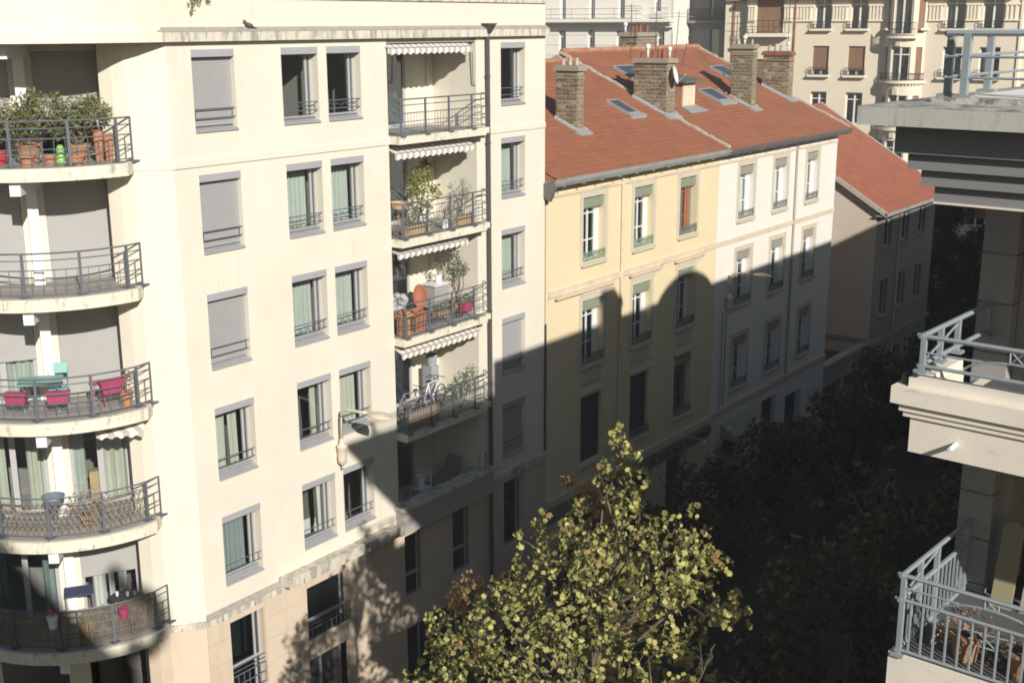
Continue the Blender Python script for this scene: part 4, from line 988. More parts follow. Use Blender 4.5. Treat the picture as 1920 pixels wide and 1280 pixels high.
# ================================================================ beige art deco block closing the street
DN = Vector((.0905, -.9959, 0)); DE = Vector((.9959, .0905, 0)); DCC = -84.2
DEC = Fr(DN*DCC, DE, DN)
DB = thing('deco_building', DEC.p(-21, 0, -5), 'beige art deco apartment block with fluted frieze and curved bay', 'building')
DC = [(-27.55, -26.42), (-25.1, -23.95), (-18.92, -17.73), (-16.65, -15.38)]
DR = [(19.98, 22.0), (16.93, 18.83), (13.75, 15.78), (10.6, 12.6), (7.4, 9.4)]
dh = [(a, b, v0, v1) for a, b in DC for v0, v1 in DR]+[(-31.7, -29.75, 19.66, 22.0), (-31.7, -29.75, 15.6, 17.9)]
w = MB(); w.wall(DEC, -32.4, -14.36, 0, 26, dh, .4); w.quad(DEC.p(-32.4, 0, 0), DEC.p(-32.4, 26, 0), DEC.p(-32.4, 26, -6), DEC.p(-32.4, 0, -6)); w.fb(DEC, -14.36, -8, 0, 26, -.9, -.4); w.build('wall', M['deco'], DB)
w = MB(); w.fb(DEC, -32.3, -14.5, 0, 25.9, -4, -3.9)
for z in (6.5, 9.9, 13.0, 16.2, 19.3, 22.3): w.fb(DEC, -32.3, -14.5, z, z+.15, -3.9, -.42)
w.build('interior', M['room'], DB)
w = MB(); w.fb(DEC, -32.4, -14.36, 22.06, 22.3, 0, .62); w.build('balcony_ledge', M['deco_lt'], DB)
# fluted frieze panels
segs = [(-28.85, -27.62), (-26.35, -25.17), (-23.88, -22.85), (-20.0, -18.99), (-17.66, -16.72), (-15.31, -14.4)]
for a, b_ in segs:
    b = MB(); b.fb(DEC, a, b_, 21.40, 21.52, 0, .12); b.fb(DEC, a, b_, 20.44, 20.54, 0, .12)
    n = max(3, int((b_-a)/.235))
    for i in range(n):
        u = a+.05+(b_-a-.1)*i/n; b.fb(DEC, u, u+.12, 20.54, 21.40, 0, .09)
    b.split('fluted_frieze', M['deco_lt'], DB)
b = MB()
for a, b_ in ((-32.3, -31.75), (-29.7, -29.0)):
    b.fb(DEC, a, b_, 21.40, 21.52, 0, .12); b.fb(DEC, a, b_, 20.44, 20.54, 0, .12)
    for i in range(3): b.fb(DEC, a+.03+.2*i, a+.13+.2*i, 20.54, 21.40, 0, .09)
b.split('fluted_frieze', M['deco_lt'], DB)
def iron_rail(P, F, u0, u1, v0, v1, w, bars=9, m='iron'):
    b = MB()
    for z in (v0, v1, (v0+v1)/2): b.tube([F.p(u0, z, w), F.p(u1, z, w)], .018, 4)
    for i in range(bars):
        u = u0+(u1-u0)*i/(bars-1); b.tube([F.p(u, v0, w), F.p(u, v1, w)], .014, 3)
        b.tube([F.p(u+.05*math.sin(t), v0+(v1-v0)*t/6.28, w+.01) for t in (0, 1.57, 3.14, 4.7, 6.28)], .014, 3)
    for u in (u0, u1): b.tube([F.p(u, v0, w), F.p(u, v0, -.05)], .014, 3); b.tube([F.p(u, v1, w), F.p(u, v1, -.05)], .014, 3)
    b.build('guard_rail', M[m], P)
def deco_window(P, F, u0, u1, v0, v1, st, rail=True, sill=True):
    b = MB(); d = -.26; um = (u0+u1)/2
    for a, c in ((u0, u0+.07), (um-.06, um+.06), (u1-.07, u1)): b.fb(F, a, c, v0, v1, d-.05, d)
    b.fb(F, u0+.07, um-.06, v1-.50, v1-.44, d-.045, d-.003); b.fb(F, um+.06, u1-.07, v1-.50, v1-.44, d-.045, d-.003); b.fb(F, u0+.07, um-.06, v1-.07, v1, d-.045, d-.003); b.fb(F, um+.06, u1-.07, v1-.07, v1, d-.045, d-.003)
    fr = b.build('window', M['white_frame'], P)
    if st == 'shut':
        b = MB(); slats(b, F, u0, u1, v0+.35, v1, -.12, .06); b.build('roller_blind', M['brown_shut'], fr)
    one(lambda b: b.fb(F, u0+.05, u1-.05, v0+.03, v1-.03, d-.035, d-.028), 'pane', M['glass_dark'], fr)
    if st == 'curtain': pane_curtain(fr, F, u0+.08, um, v0+.05, v1-.1, d-.15, C_W, None, 5, .05)
    if sill: one(lambda b: b.hexa([F.p(u0-.22, v0-.16, -.2), F.p(u1+.14, v0-.16, -.2), F.p(u1+.14, v0-.16, .28), F.p(u0-.22, v0-.16, .28), F.p(u0-.22, v0-.02, -.2), F.p(u1+.14, v0-.02, -.2), F.p(u1+.14, v0-.04, .28), F.p(u0-.22, v0-.04, .28)]), 'sill', M['deco_lt'], fr)
    if rail: iron_rail(fr, F, u0-.14, u1+.08, v0+.02, v0+.46, .2)
for c, (a, b_) in enumerate(DC):
    for r, (v0, v1) in enumerate(DR):
        st = 'shut' if (r == 1 and c < 2) else ('curtain' if (c+r) % 2 == 0 and r < 2 else 'plain')
        deco_window(DB, DEC, a, b_, v0, v1, st, r < 2, r < 2)
# left end balcony with a brown blind
for v0, v1 in ((19.66, 22.0), (15.6, 17.9)):
    b = MB(); slats(b, DEC, -31.7, -29.75, v0, v1, -.15, .07); b.build('roller_blind', M['brown_shut'], DB)
b = MB(); b.fb(DEC, -32.2, -29.2, 19.42, 19.63, 0, .75); sl = b.build('balcony_slab', M['deco_lt'], DB)
iron_rail(sl, DEC, -32.1, -29.35, 19.70, 20.5, .7, 8)
# curved bay: half round drum with windows
BC = -21.4; BR = 1.42
def bay_pt(ang, w0=-.55): a = RAD(ang); return DEC.p(BC+BR*math.sin(a), 0, w0+BR*math.cos(a))
b = MB(); pts = [bay_pt(-70+140*i/28) for i in range(29)]
pl = [(p.x, p.y) for p in pts]+[(DEC.p(BC+1.2, 0, -.3).x, DEC.p(BC+1.2, 0, -.3).y), (DEC.p(BC-1.2, 0, -.3).x, DEC.p(BC-1.2, 0, -.3).y)]
BV = [(9.7, 10.7), (12.75, 13.68), (15.7, 16.68), (18.80, 19.66)]
for v0, v1 in BV+[(0, 7.5)]: b.prism(pl, v0, v1)
b.split('bay_wall', M['deco'], DB)
def bay_seg(b, a0, a1, v0, v1, ro, th=.2):
    n = max(1, int((a1-a0)/6)); P = []
    for i in range(n):
        q = []
        for r_ in (ro-th, ro):
            for t in (i, i+1):
                a = RAD(a0+(a1-a0)*t/n); q.append((BC+r_*math.sin(a), -.55+r_*math.cos(a)))
        b.hexa([DEC.p(q[0][0], v0, q[0][1]), DEC.p(q[1][0], v0, q[1][1]), DEC.p(q[3][0], v0, q[3][1]), DEC.p(q[2][0], v0, q[2][1]), DEC.p(q[0][0], v1, q[0][1]), DEC.p(q[1][0], v1, q[1][1]), DEC.p(q[3][0], v1, q[3][1]), DEC.p(q[2][0], v1, q[2][1])])
b = MB()
for v0, v1 in ((10.7, 12.75), (13.68, 15.7), (16.68, 18.80), (19.66, 24)):
    for a0, a1 in ((-74, -68), (-40, -26), (26, 40), (60, 74)): bay_seg(b, a0, a1, v0, v1, BR)
b.split('bay_mullion', M['deco'], DB)
for v0, v1 in ((10.7, 12.75), (13.68, 15.7), (16.68, 18.80), (19.66, 24)):
    b = MB(); bay_seg(b, -26, 26, v0, v1, BR-.12, .02); bay_seg(b, -68, -40, v0, v1, BR-.12, .02)
    fr = b.build('bay_window', M['glass_dark'], DB)
    b = MB(); bay_seg(b, 40, 60, v0, v1, BR-.1, .03); b.build('roller_blind', M['brown_shut'], fr)
    b = MB(); bay_seg(b, -26, -23, v0, v1, BR-.09, .03); bay_seg(b, -2, 3, v0, v1, BR-.09, .03); bay_seg(b, 23, 26, v0, v1, BR-.09, .03); bay_seg(b, -23, -2, v1-.5, v1-.44, BR-.09, .03); bay_seg(b, 3, 23, v1-.5, v1-.44, BR-.09, .03); b.build('frame', M['white_frame'], fr)
    if v1 < 19:
        b = MB()
        for z in (v0+.06, v0+.45):
            b.tube([DEC.p(BC+(BR+.1)*math.sin(RAD(t)), z, -.55+(BR+.1)*math.cos(RAD(t))) for t in range(-70, 71, 10)], .02, 4)
        for t in range(-70, 71, 5):
            c = DEC.p(BC+(BR+.1)*math.sin(RAD(t)), v0, -.55+(BR+.1)*math.cos(RAD(t))); b.tube([c, c+Vector((0, 0, .45))], .016, 3)
        b.build('guard_rail', M['iron'], fr)
b = MB()
for v in (10.55, 13.55, 16.62): bay_seg(b, -80, 80, v-.14, v+.0, BR+.22, .35)
bay_seg(b, -38, 38, 19.36, 19.50, BR+.35, .6); bay_seg(b, -75, -45, 19.86, 20.0, BR+.2, .3); bay_seg(b, 45, 75, 19.86, 20.0, BR+.2, .3)
b.split('bay_ledge', M['deco_lt'], DB)
b = MB()
for v in (10.4, 13.4, 16.47):
    for i in range(9): t = -6+i*8; bay_seg(b, t, t+4, v-.12, v, BR+.1, .15)
for v in (12.95, 15.75+.0, 18.86):
    for t in (-13, -9.5, -6, -2.5): bay_seg(b, t, t+2.3, v, v+.5, BR+.10, .15)
b.build('bay_console', M['deco_lt'], DB)
b = MB()
for z in (19.55, 19.95, 20.35):
    b.tube([DEC.p(BC+1.75*math.sin(RAD(t)), z, -.55+1.75*math.cos(RAD(t))) for t in range(-34, 35, 8)], .02, 4)
for t in range(-34, 35, 4):
    c = DEC.p(BC+1.75*math.sin(RAD(t)), 19.55, -.55+1.75*math.cos(RAD(t))); b.tube([c, c+Vector((0, 0, .8))], .016, 3)
b.build('bay_balcony_rail', M['iron'], DB)
one(lambda b: b.tube([DEC.p(-28.86, 26, .08), DEC.p(-28.86, 0, .08)], .06, 6), 'downpipe', M['terra_dull'], DB)
one(lambda b: b.fb(DEC, -14.36, -14.2, 0, 26, -.4, .1), 'corner_pipe', M['deco_lt'], DB)
# pale strip wall at the left end
b = MB(); b.fb(DEC, -34.2, -32.42, 0, 26, -1.2, -.5); b.build('side_wall', M['deco'], DB)
b = MB(); b.fb(DEC, -33.6, -33.45, 0, 26, -.5, -.42); b.fb(DEC, -33.9, -32.6, 21.85, 22.05, -.42, -.2); b.split('side_trim', M['terra_dull'], DB)

# ================================================================ pale grey block left of it, with a recessed part in shade
WG = thing('apartment_building', DEC.p(-44, 0, -5), 'pale grey apartment block with long iron balcony behind the red roof', 'building')
WF = Fr(DEC.p(0, 0, -.2), DE, DN)
wc = [(-50.1, -49.5), (-47.62, -46.98), (-45.12, -44.48), (-42.68, -42.0), ]
wh_ = [(a, b, 17.2, 19.86) for a, b in wc]+[(a+.1, b-.02, 20.72, 23.2) for a, b in wc]+[(-39.4, -38.75, 16.8, 19.8), (-39.6, -39.1, 21.2, 23.2)]
w = MB(); w.wall(WF, -56, -38.25, 0, 26, wh_, .4); w.quad(WF.p(-38.25, 0, 0), WF.p(-38.25, 0, -3.6), WF.p(-38.25, 26, -3.6), WF.p(-38.25, 26, 0)); w.fb(WF, -56, -38.4, 0, 25.8, -4, -3.9); w.build('wall', M['wg'], WG)
for i, h in enumerate(wh_):
    b = MB(); d = -.28; um = (h[0]+h[1])/2
    for a, c in ((h[0], h[0]+.06), (um-.05, um+.05), (h[1]-.06, h[1])): b.fb(WF, a, c, h[2], h[3], d-.05, d)
    b.fb(WF, h[0]+.06, um-.05, h[3]-.5, h[3]-.44, d-.045, d-.003)
    fr = b.build('window', M['white_frame'], WG)
    one(lambda b: b.fb(WF, h[0], h[1], h[2], h[3], d-.04, d-.03), 'pane', M['glass_dark'], fr)
b = MB(); b.fb(WF, -56, -37.95, 20.44, 20.62, 0, .85); b.fb(WF, -56, -38.05, 20.28, 20.438, 0, .55); b.fb(WF, -40.6, -38.0, 20.05, 20.278, 0, .35); sl = b.build('balcony_slab', M['wg'], WG)
b = MB()
for z in (20.68, 21.0, 21.42): b.tube([WF.p(-55, z, .78), WF.p(-40.2, z, .78)], .014, 4); b.tube([WF.p(-39.7, z, .6), WF.p(-38.2, z, .6)], .014, 4)
for i in range(100): u = -55+i*.149; b.tube([WF.p(u, 20.66, .78), WF.p(u, 21.42, .78)], .008 if i % 12 else .02, 3)
for i in range(12): u = -39.7+i*.13; b.tube([WF.p(u, 20.66, .6), WF.p(u, 21.42, .6)], .01, 3)
b.build('guard_rail', M['iron'], sl)
b = MB()
for v in (18.0, 18.75, 19.5): b.fb(WF, -55, -40.3, v, v+.02, 0, .012)
b.build('rustication', M['wg_stone_shade'], WG)
WGR = Fr(DEC.p(0, 0, -3.6), DE, DN)
dh2 = [(-36.6, -35.9, 17.0, 19.9), (-34.9, -34.1, 17.0, 19.95), (-36.7, -36.45, 20.9, 23), (-35.0, -34.2, 20.9, 23)]
w = MB(); w.wall(WGR, -38.3, -32.3, 0, 26, dh2, .3); w.build('recessed_wall', M['wg_stone_shade'], WG)
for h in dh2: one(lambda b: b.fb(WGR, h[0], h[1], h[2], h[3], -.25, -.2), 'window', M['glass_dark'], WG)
b = MB(); b.fb(WGR, -38.3, -32.5, 20.35, 20.55, 0, .7); b.fb(WGR, -38.3, -32.5, 20.1, 20.348, 0, .3); sl = b.build('balcony_slab', M['wg_stone_shade'], WG)
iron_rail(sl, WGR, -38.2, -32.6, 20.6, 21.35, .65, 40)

# ================================================================ own side of the street: the corner building with balconies
CE = Vector((.998, -.061, 0)).normalized(); CB = Vector((.061, .998, 0)).normalized()
CR = Fr((-3.888, 12.182, 0), CE, -CB)       # u right along the front, w towards the viewer
CBD = thing('corner_building', CR.p(4, 0, -4), 'stone corner building with cream balconies and pale blue grey railings', 'building')
def rect_ring(b, u0, w0, v0, v1, U=9, W=-30):   # solid from the street corner (u0, w0) inward
    b.fb(CR, u0, U, v0, v1, W, w0)
# body of the building (long street side hidden behind the pillar)
b = MB(); b.fb(CR, -.10, 9, 0, 16.0, -40, -2.9); b.fb(CR, .9, 9, 16.0, 18.8, -40, -3.4); b.fb(CR, .3, 9, 18.8, 19.55, -40, -6.1); b.build('wall', M['plaster_grey'], CBD)
b = MB(); b.extr([(-4.5, 18.3, 0), (-4.5, 74, 0), (-4.5, 74, 20.9), (-4.5, 56, 20.6), (-4.5, 18.3, 20.5)], (1.2, 0, 0)); b.build('roof_parapet', M['conc_edge'], CBD)
# round topped roof lantern and roof chimney whose shadows fall across the street
b = MB(); c = Vector((-4.2, 30.2, 19.6)); n = 16
pts = [c+Vector((0, 2.6*math.cos(math.pi*i/n), 1.92*math.sin(math.pi*i/n))) for i in range(n+1)]; b.extr(pts, (1.5, 0, 0)); b.build('barrel_dormer', M['zinc'], CBD)
b = MB(); b.box(-4.4, -3.6, 24.35, 25.15, 19.5, 21.68); b.box(-4.45, -3.55, 24.25, 25.25, 21.4, 21.56); b.build('roof_stack', M['brick_core'], CBD)
# corner pillar in separate stone blocks
zb = [13.3+.572*i for i in range(11)]
for i in range(10):
    b = MB(); o_ = random.uniform(-.004, .004); b.fb(CR, -.17+o_, .22+o_, zb[i]+.012, zb[i+1]-.012, -2.75, -2.0+o_); b.build('stone_block', M['block'], CBD)
for i in range(21):
    b = MB(); o_ = random.uniform(-.004, .004); b.fb(CR, -.17+o_, .22+o_, .62*i+.012, .62*(i+1)-.012, -2.75, -2.0+o_); b.build('stone_block', M['block'], CBD)
b = MB(); b.fb(CR, -.14, .19, 0, 19, -2.74, -2.03); b.fb(CR, .225, .36, 13, 18.8, -2.9, -2.2); b.build('pillar_core', M['plaster_grey'], CBD)
# stepped cornice (roof slab, three steps) and roof terrace
b = MB(); b.fb(CR, -.72, 9, 19.42, 19.60, -9, .32); b.build('cornice_slab', M['conc_edge'], CBD)
b = MB(); b.hexa([CR.p(-.72, 19.602, -9), CR.p(9, 19.602, -9), CR.p(9, 19.602, .32), CR.p(-.72, 19.602, .32), CR.p(-.22, 19.63, -9), CR.p(9, 19.63, -9), CR.p(9, 19.63, -.15), CR.p(-.22, 19.63, -.15)]); b.build('weathered_slope', M['conc'], CBD)
b = MB(); b.fb(CR, -.19, 9, 19.61, 19.68, -.42, -.18); b.fb(CR, -.19, .04, 19.61, 19.68, -9, -.421); b.split('terrace_kerb', M['conc'], CBD)
b = MB(); b.fb(CR, .041, 9, 19.61, 19.685, -9, -.422); b.build('terrace_membrane', M['membrane'], CBD)
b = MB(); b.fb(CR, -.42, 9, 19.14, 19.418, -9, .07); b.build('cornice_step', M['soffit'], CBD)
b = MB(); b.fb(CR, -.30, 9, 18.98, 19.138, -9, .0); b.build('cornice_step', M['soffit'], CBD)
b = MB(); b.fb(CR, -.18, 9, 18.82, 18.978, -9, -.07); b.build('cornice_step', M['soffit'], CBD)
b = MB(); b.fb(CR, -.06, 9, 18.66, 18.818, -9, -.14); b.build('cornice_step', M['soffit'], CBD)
b = MB(); b.fb(CR, -.061, 9, 18.64, 18.66, -.2, -.13); b.build('drip_edge', M['cream_conc'], CBD)
# terrace railing
b = MB()
tz = 19.67
def post(b, u, w, z0, z1, r=.03): b.fb(CR, u-r, u+r, z0, z1, w-r, w+r)
b.tube([CR.p(-.11, tz+.62, -.27), CR.p(3.2, tz+.62, -.27)], .032, 6); b.tube([CR.p(-.11, tz+.62, -.27), CR.p(-.11, tz+.62, -7)], .035, 6)
for z in (.20, .40):
    b.tube([CR.p(-.08, tz+z, -.27), CR.p(3.2, tz+z, -.27)], .013, 5); b.tube([CR.p(-.11, tz+z, -.27), CR.p(-.11, tz+z, -7)], .016, 5)
tr = b.build('terrace_railing', M['rail_light'], CBD)
for u, w_ in ((.10, -.27), (-.11, -.40), (-.11, -1.5), (-.11, -2.9), (1.1, -.27), (2.1, -.27)):
    b = MB(); post(b, u, w_, tz, tz+.62, .034); b.fb(CR, u-.09, u+.09, tz-.01, tz+.035, w_-.07, w_+.07); b.build('railing_post', M['rail_light'], tr)

def parapet_rail(P, z0, z1, deep, e2len, lower):
    """front and return railing with arch motif; z0 bottom rail, z1 hand rail"""
    b = MB()
    b.tube([CR.p(-.05, z1, 0), CR.p(6, z1, 0)], .025, 6); b.tube([CR.p(0, z1, .04), CR.p(0, z1, -e2len)], .028, 6)
    b.tube([CR.p(-.04, z0, 0), CR.p(6, z0, 0)], .02, 6); b.tube([CR.p(0, z0, .03), CR.p(0, z0, -e2len)], .026, 6)
    if lower:
        zm = z1-.28
        b.tube([CR.p(-.06, zm, 0), CR.p(6, zm, 0)], .02, 6); b.tube([CR.p(0, zm, .04), CR.p(0, zm, -e2len)], .028, 6)
        for i in range(60):
            u = .12+i*.132
            if u < 6: b.fb(CR, u-.009, u+.009, z0, zm, -.012, .012)
        for i in range(16):
            w_ = -.1-i*.12; b.fb(CR, -.01, .01, z0, zm, w_-.01, w_+.01)
    else: zm = z0
    # shallow arches between the posts with crossed squares
    for c in (.95, 2.9, 4.8):
        b.tube([CR.p(c+.52*math.cos(t*math.pi/12), zm+.17*math.sin(t*math.pi/12), 0) for t in range(13)], .012, 5)
        b.tube([CR.p(.06 if c < 1 else c-1.4, zm+.14, 0), CR.p(c-.33, zm+.14, 0)], .012, 5); b.tube([CR.p(c+.33, zm+.14, 0), CR.p(c+.9, zm+.14, 0)], .012, 5)
        for s in (-.07, .07): b.tube([CR.p(c+s, zm+.17, 0), CR.p(c+s, z1, 0)], .010, 4)
        b.tube([CR.p(c-.07, zm+.17, 0), CR.p(c+.07, z1-.01, 0)], .006, 4); b.tube([CR.p(c+.07, zm+.17, 0), CR.p(c-.07, z1-.01, 0)], .006, 4)
        if lower:
            b.tube([CR.p(c-.27, zm-.12, 0), CR.p(c+.27, zm-.10, 0)], .010, 4); b.tube([CR.p(c-.1, zm-.26, 0), CR.p(c+.1, zm-.26, 0)], .010, 4)
            for s in (1, -1): b.tube([CR.p(c-.1*s, zm-.26, 0), CR.p(c+.1*s, zm-.12, 0)], .006, 4)
    b.tube([CR.p(0, zm+.05, -.15), CR.p(0, zm+.16, -.6), CR.p(0, z1-.05, -.95)], .014, 5)
    r = b.build('railing', M['rail_light'], P)
    for u, w_ in ((.02, .0), (.0, -.5), (.0, -.98), (.0, -1.9), (1.95, 0), (3.9, 0)):
        b = MB(); post(b, u, w_, z0-.06, z1, .026); b.fb(CR, u-.07, u+.07, z0-.07, z0-.04, w_-.06, w_+.06); b.build('railing_post', M['rail_light'], r)
# middle balcony: moulded solid parapet, ledge and low rail
b = MB(); b.fb(CR, -.25, 9, 16.58, 16.76, -.20, .10); b.fb(CR, -.25, .08, 16.58, 16.76, -1.05, -.201); b.split('parapet_ledge', M['cream_conc'], CBD)
b = MB(); b.fb(CR, -.10, 9, 16.762, 16.86, -.16, .02); b.fb(CR, -.10, .06, 16.762, 16.86, -1.05, -.161); b.split('parapet_kerb', M['cream_conc'], CBD)
b = MB(); b.fb(CR, -.17, 9, 16.50, 16.578, -.2, .055); b.fb(CR, -.13, 9, 16.44, 16.498, -.2, .03); b.fb(CR, -.17, .07, 16.44, 16.578, -1.05, -.201); b.split('parapet_moulding', M['cream_conc'], CBD)
b = MB(); b.fb(CR, -.06, 9, 16.06, 16.438, -.2, .0); b.fb(CR, -.06, 9, 16.06, 16.40, -3.4, -.201); b.split('parapet_fascia', M['cream_conc'], CBD)
one(lambda b: b.fb(CR, .085, 9, 16.402, 16.41, -2.85, -.205), 'balcony_floor', M['floor_dark'], CBD)
parapet_rail(CBD, 17.0, 17.31, .3, 1.95, False)
b = MB(); b.fb(CR, -.085, 9, 13.30, 13.75, -3.4, .02); b.build('parapet_fascia', M['cream_conc'], CBD)
one(lambda b: b.fb(CR, -.05, 9, 13.752, 13.758, -3.3, -.03), 'balcony_floor', M['floor_dark'], CBD)
parapet_rail(CBD, 13.80, 14.67, .3, 1.95, True)
for u, v in ((.43, 16.24), (.36, 13.42)):
    b = MB(); q = [CR.p(u, v, 0), CR.p(u, v-.015, .16)]; b.tube(q, .026, 10); b.tube([CR.p(u, v-.015, .161), CR.p(u, v-.015, .163)], .018, 8); b.build('drain_spout', M['white'], CBD)
for k, (f0, f1) in enumerate(((16.41, 18.66), (13.76, 16.06), (10.9, 13.3))):
    b = MB(); b.fb(CR, .06, 9, f0, f1, -2.96, -2.86); b.build('glazed_wall', M['black'], CBD)
for z in (10.8, 8.1, 5.4, 2.7):
    b = MB(); b.fb(CR, -.085, 9, z-.15, z+.15, -3.4, .02); b.build('balcony_slab', M['cream_conc'], CBD)
# floodlight on the corner of the middle balcony
b = MB(); b.lathe(CR.p(-.16, 16.765, -.08), [(.05, 0), (.06, .03), (.055, .09), (.02, .11)], 10); b.tube([CR.p(-.16, 16.87, -.08), CR.p(-.05, 16.9, -.06)], .012, 4); tag(b.build('spotlight', M['black']), 'small black spotlight on the corner ledge of the middle balcony', 'spotlight')
# ================================================================ trees and plants
MAPLE_CLUSTERS = [(-9.33, 15.27, 14.13, 0.29), (-9.47, 15.44, 13.65, 0.38), (-8.91, 14.92, 13.63, 0.45), (-9.5, 15.19, 13.28, 0.33), (-8.91, 15.18, 13.03, 0.46), (-8.86, 14.64, 13.01, 0.45), (-10.18, 15.32, 12.67, 0.34), (-10.04, 15.03, 12.48, 0.54), (-10.71, 15.19, 12.11, 0.49), (-8.1, 14.71, 13.27, 0.38), (-7.43, 13.9, 13.4, 0.47), (-7.26, 14.37, 13.12, 0.36), (-8.0, 13.96, 12.9, 0.61), (-9.65, 14.24, 12.25, 0.65), (-10.93, 14.89, 11.64, 0.56), (-8.88, 13.81, 12.29, 0.63), (-7.37, 14.55, 12.44, 0.49), (-7.17, 13.24, 12.94, 0.57), (-6.66, 13.8, 12.71, 0.35), (-11.52, 14.79, 10.83, 0.57), (-9.91, 13.77, 11.74, 0.65), (-12.4, 14.87, 10.23, 0.52), (-12.68, 14.68, 10.02, 0.45), (-11.04, 13.88, 10.79, 0.62), (-9.07, 13.41, 11.72, 0.62), (-8.39, 13.63, 11.84, 0.61), (-7.4, 13.24, 12.32, 0.46), (-10.01, 13.37, 11.17, 0.65), (-8.76, 13.23, 11.3, 0.62), (-11.48, 13.75, 10.23, 0.63), (-7.97, 13.39, 11.5, 0.42), (-7.66, 14.82, 11.73, 0.44), (-9.45, 13.13, 10.94, 0.63), (-10.31, 13.35, 10.54, 0.53), (-6.92, 13.01, 11.87, 0.28)]
MAPLE_SIDE = [(-10.81, 15.97, 12.96, 0.12), (-10.58, 16.24, 12.74, 0.25), (-10.28, 16.28, 12.55, 0.3), (-11.97, 15.99, 10.62, 0.4), (-12.96, 16.01, 10.38, 0.35), (-13.12, 15.9, 10.11, 0.3)]
def rvec():
    while True:
        v = Vector((random.uniform(-1, 1), random.uniform(-1, 1), random.uniform(-1, 1)))
        if .05 < v.length < 1: return v
def leaf_shape(kind):
    if kind == 'maple':
        return [(0, -.5, 0), (.16, -.34, .02), (.46, -.28, -.08), (.36, -.02, .0), (.52, .24, -.09), (.24, .28, .02), (.02, .58, -.07), (-.22, .3, .02), (-.5, .26, -.09), (-.34, 0, .0), (-.47, -.26, -.08), (-.15, -.35, .02)]
    if kind == 'long': return [(0, -.5, 0), (.13, 0, .04), (0, .5, -.05), (-.13, 0, .04)]
    return [(0, -.5, 0), (.3, -.05, .04), (0, .5, -.03), (-.3, -.05, .04)]
def put_leaf(b, p, size, kind, updir=.5, r=None):
    n = (rvec().normalized()+Vector((0, 0, updir))).normalized(); a = n.cross(rvec()).normalized(); c = n.cross(a)
    sh = leaf_shape(kind)
    vs = [p+(a*x+c*y+n*z)*size for x, y, z in sh]
    b.add(vs, [tuple(range(len(vs)))] if kind == 'maple' else [(0, 1, 3), (1, 2, 3)], r)
def crown_mesh(clusters, dens, size, kind, shell=.35, updir=.5, zs=1.05):
    b = MB(); pts = []
    for x, y, z, r in clusters:
        n = int(dens*r*r*4)+6
        for i in range(n):
            v = rvec().normalized()*r*(1-shell*random.random()**1.5); v.z *= zs; v.x *= 1/zs**.5; v.y *= 1/zs**.5
            if random.random() < .12: v *= 1.0+random.random()*.22
            p = Vector((x, y, z))+v; s = size*random.uniform(.65, 1.25); put_leaf(b, p, s, kind, updir); pts.append((p, s))
    return b, pts
def limb(b, a, c, r0, r1, wob=.15, n=5):
    a, c = Vector(a), Vector(c); d = (c-a).length*wob
    P = [a.lerp(c, i/n)+(rvec()*d*math.sin(math.pi*i/n) if 0 < i < n else Vector((0, 0, 0))) for i in range(n+1)]
    b.tube(P, r0, 6, r1)

# the sunlit maple in the street
MT = thing('maple_tree', (-9.6, 14.8, 0), 'sunlit yellow green maple tree standing in the street, its top catching the sun', 'tree')
b = MB(); limb(b, (-9.6, 14.8, 0), (-9.5, 14.7, 7.0), .22, .15, .02); limb(b, (-9.5, 14.7, 7.0), (-9.4, 14.8, 11.2), .15, .06, .04)
b.build('trunk', M['bark'], MT)
b = MB()
for x, y, z, r in MAPLE_CLUSTERS+MAPLE_SIDE:
    t = random.uniform(.25, .75); s = Vector((-9.5, 14.7, 7.0)).lerp(Vector((-9.4, 14.8, 11.2)), t)
    if z > 12.4: s = Vector((-9.4, 14.8, 11.1))
    limb(b, s, (x, y, z+r*.5), .035, .008, .08, 6)
    for q in range(3): v = rvec()*r*.9; limb(b, (x, y, z-r*.3), Vector((x, y, z))+v, .010, .004, .1, 3)
b.build('limb', M['bark'], MT)
b = MB(); q = Vector((-6.3, 12.0, 11.6)); limb(b, q, (-6.35, 12.45, 12.55), .012, .007)
for d in ((.1, .25, .5), (-.1, .0, .55), (.0, .4, .35), (-.05, -.15, .4)): limb(b, (-6.35, 12.45, 12.55), Vector((-6.35, 12.45, 12.55))+Vector(d)*.7, .006, .003)
b.build('bare_twig', M['bark'], MT)
cl = []
for x, y, z, r in MAPLE_CLUSTERS:
    q = r*.52; cl.append((x, y, z, q))
    for i in range(2):
        a = random.random()*6.28; d = r*random.uniform(.5, .9)
        cl.append((x+d*math.cos(a), y+d*math.sin(a), z+r*random.uniform(-.7, .8), q*random.uniform(.45, .7)))
    if random.random() < .8: cl.append((x+random.uniform(-.1, .1), y+random.uniform(-.1, .1), z+r*random.uniform(.8, 1.2), q*.42))
low = [(-10.6, 16.6, 11.6, .62), (-10.6, 17.0, 10.8, .7), (-10.5, 17.4, 10.0, .7), (-10.6, 16.6, 9.8, .65), (-10.3, 16.9, 11.2, .55), (-10.4, 17.2, 10.4, .6)]
for i in range(46):      # lower and rear crown
    a = random.random()*6.28; rr = random.uniform(.6, 3.0); z = random.uniform(6.5, 9.6)
    low.append((-9.6+rr*math.cos(a), 14.8+rr*.9*math.sin(a), z, random.uniform(.5, .8)))
b, pts = crown_mesh([(x, y, z, r) for x, y, z, r in cl], 165, .084, 'maple', .5, .15, 1.5)
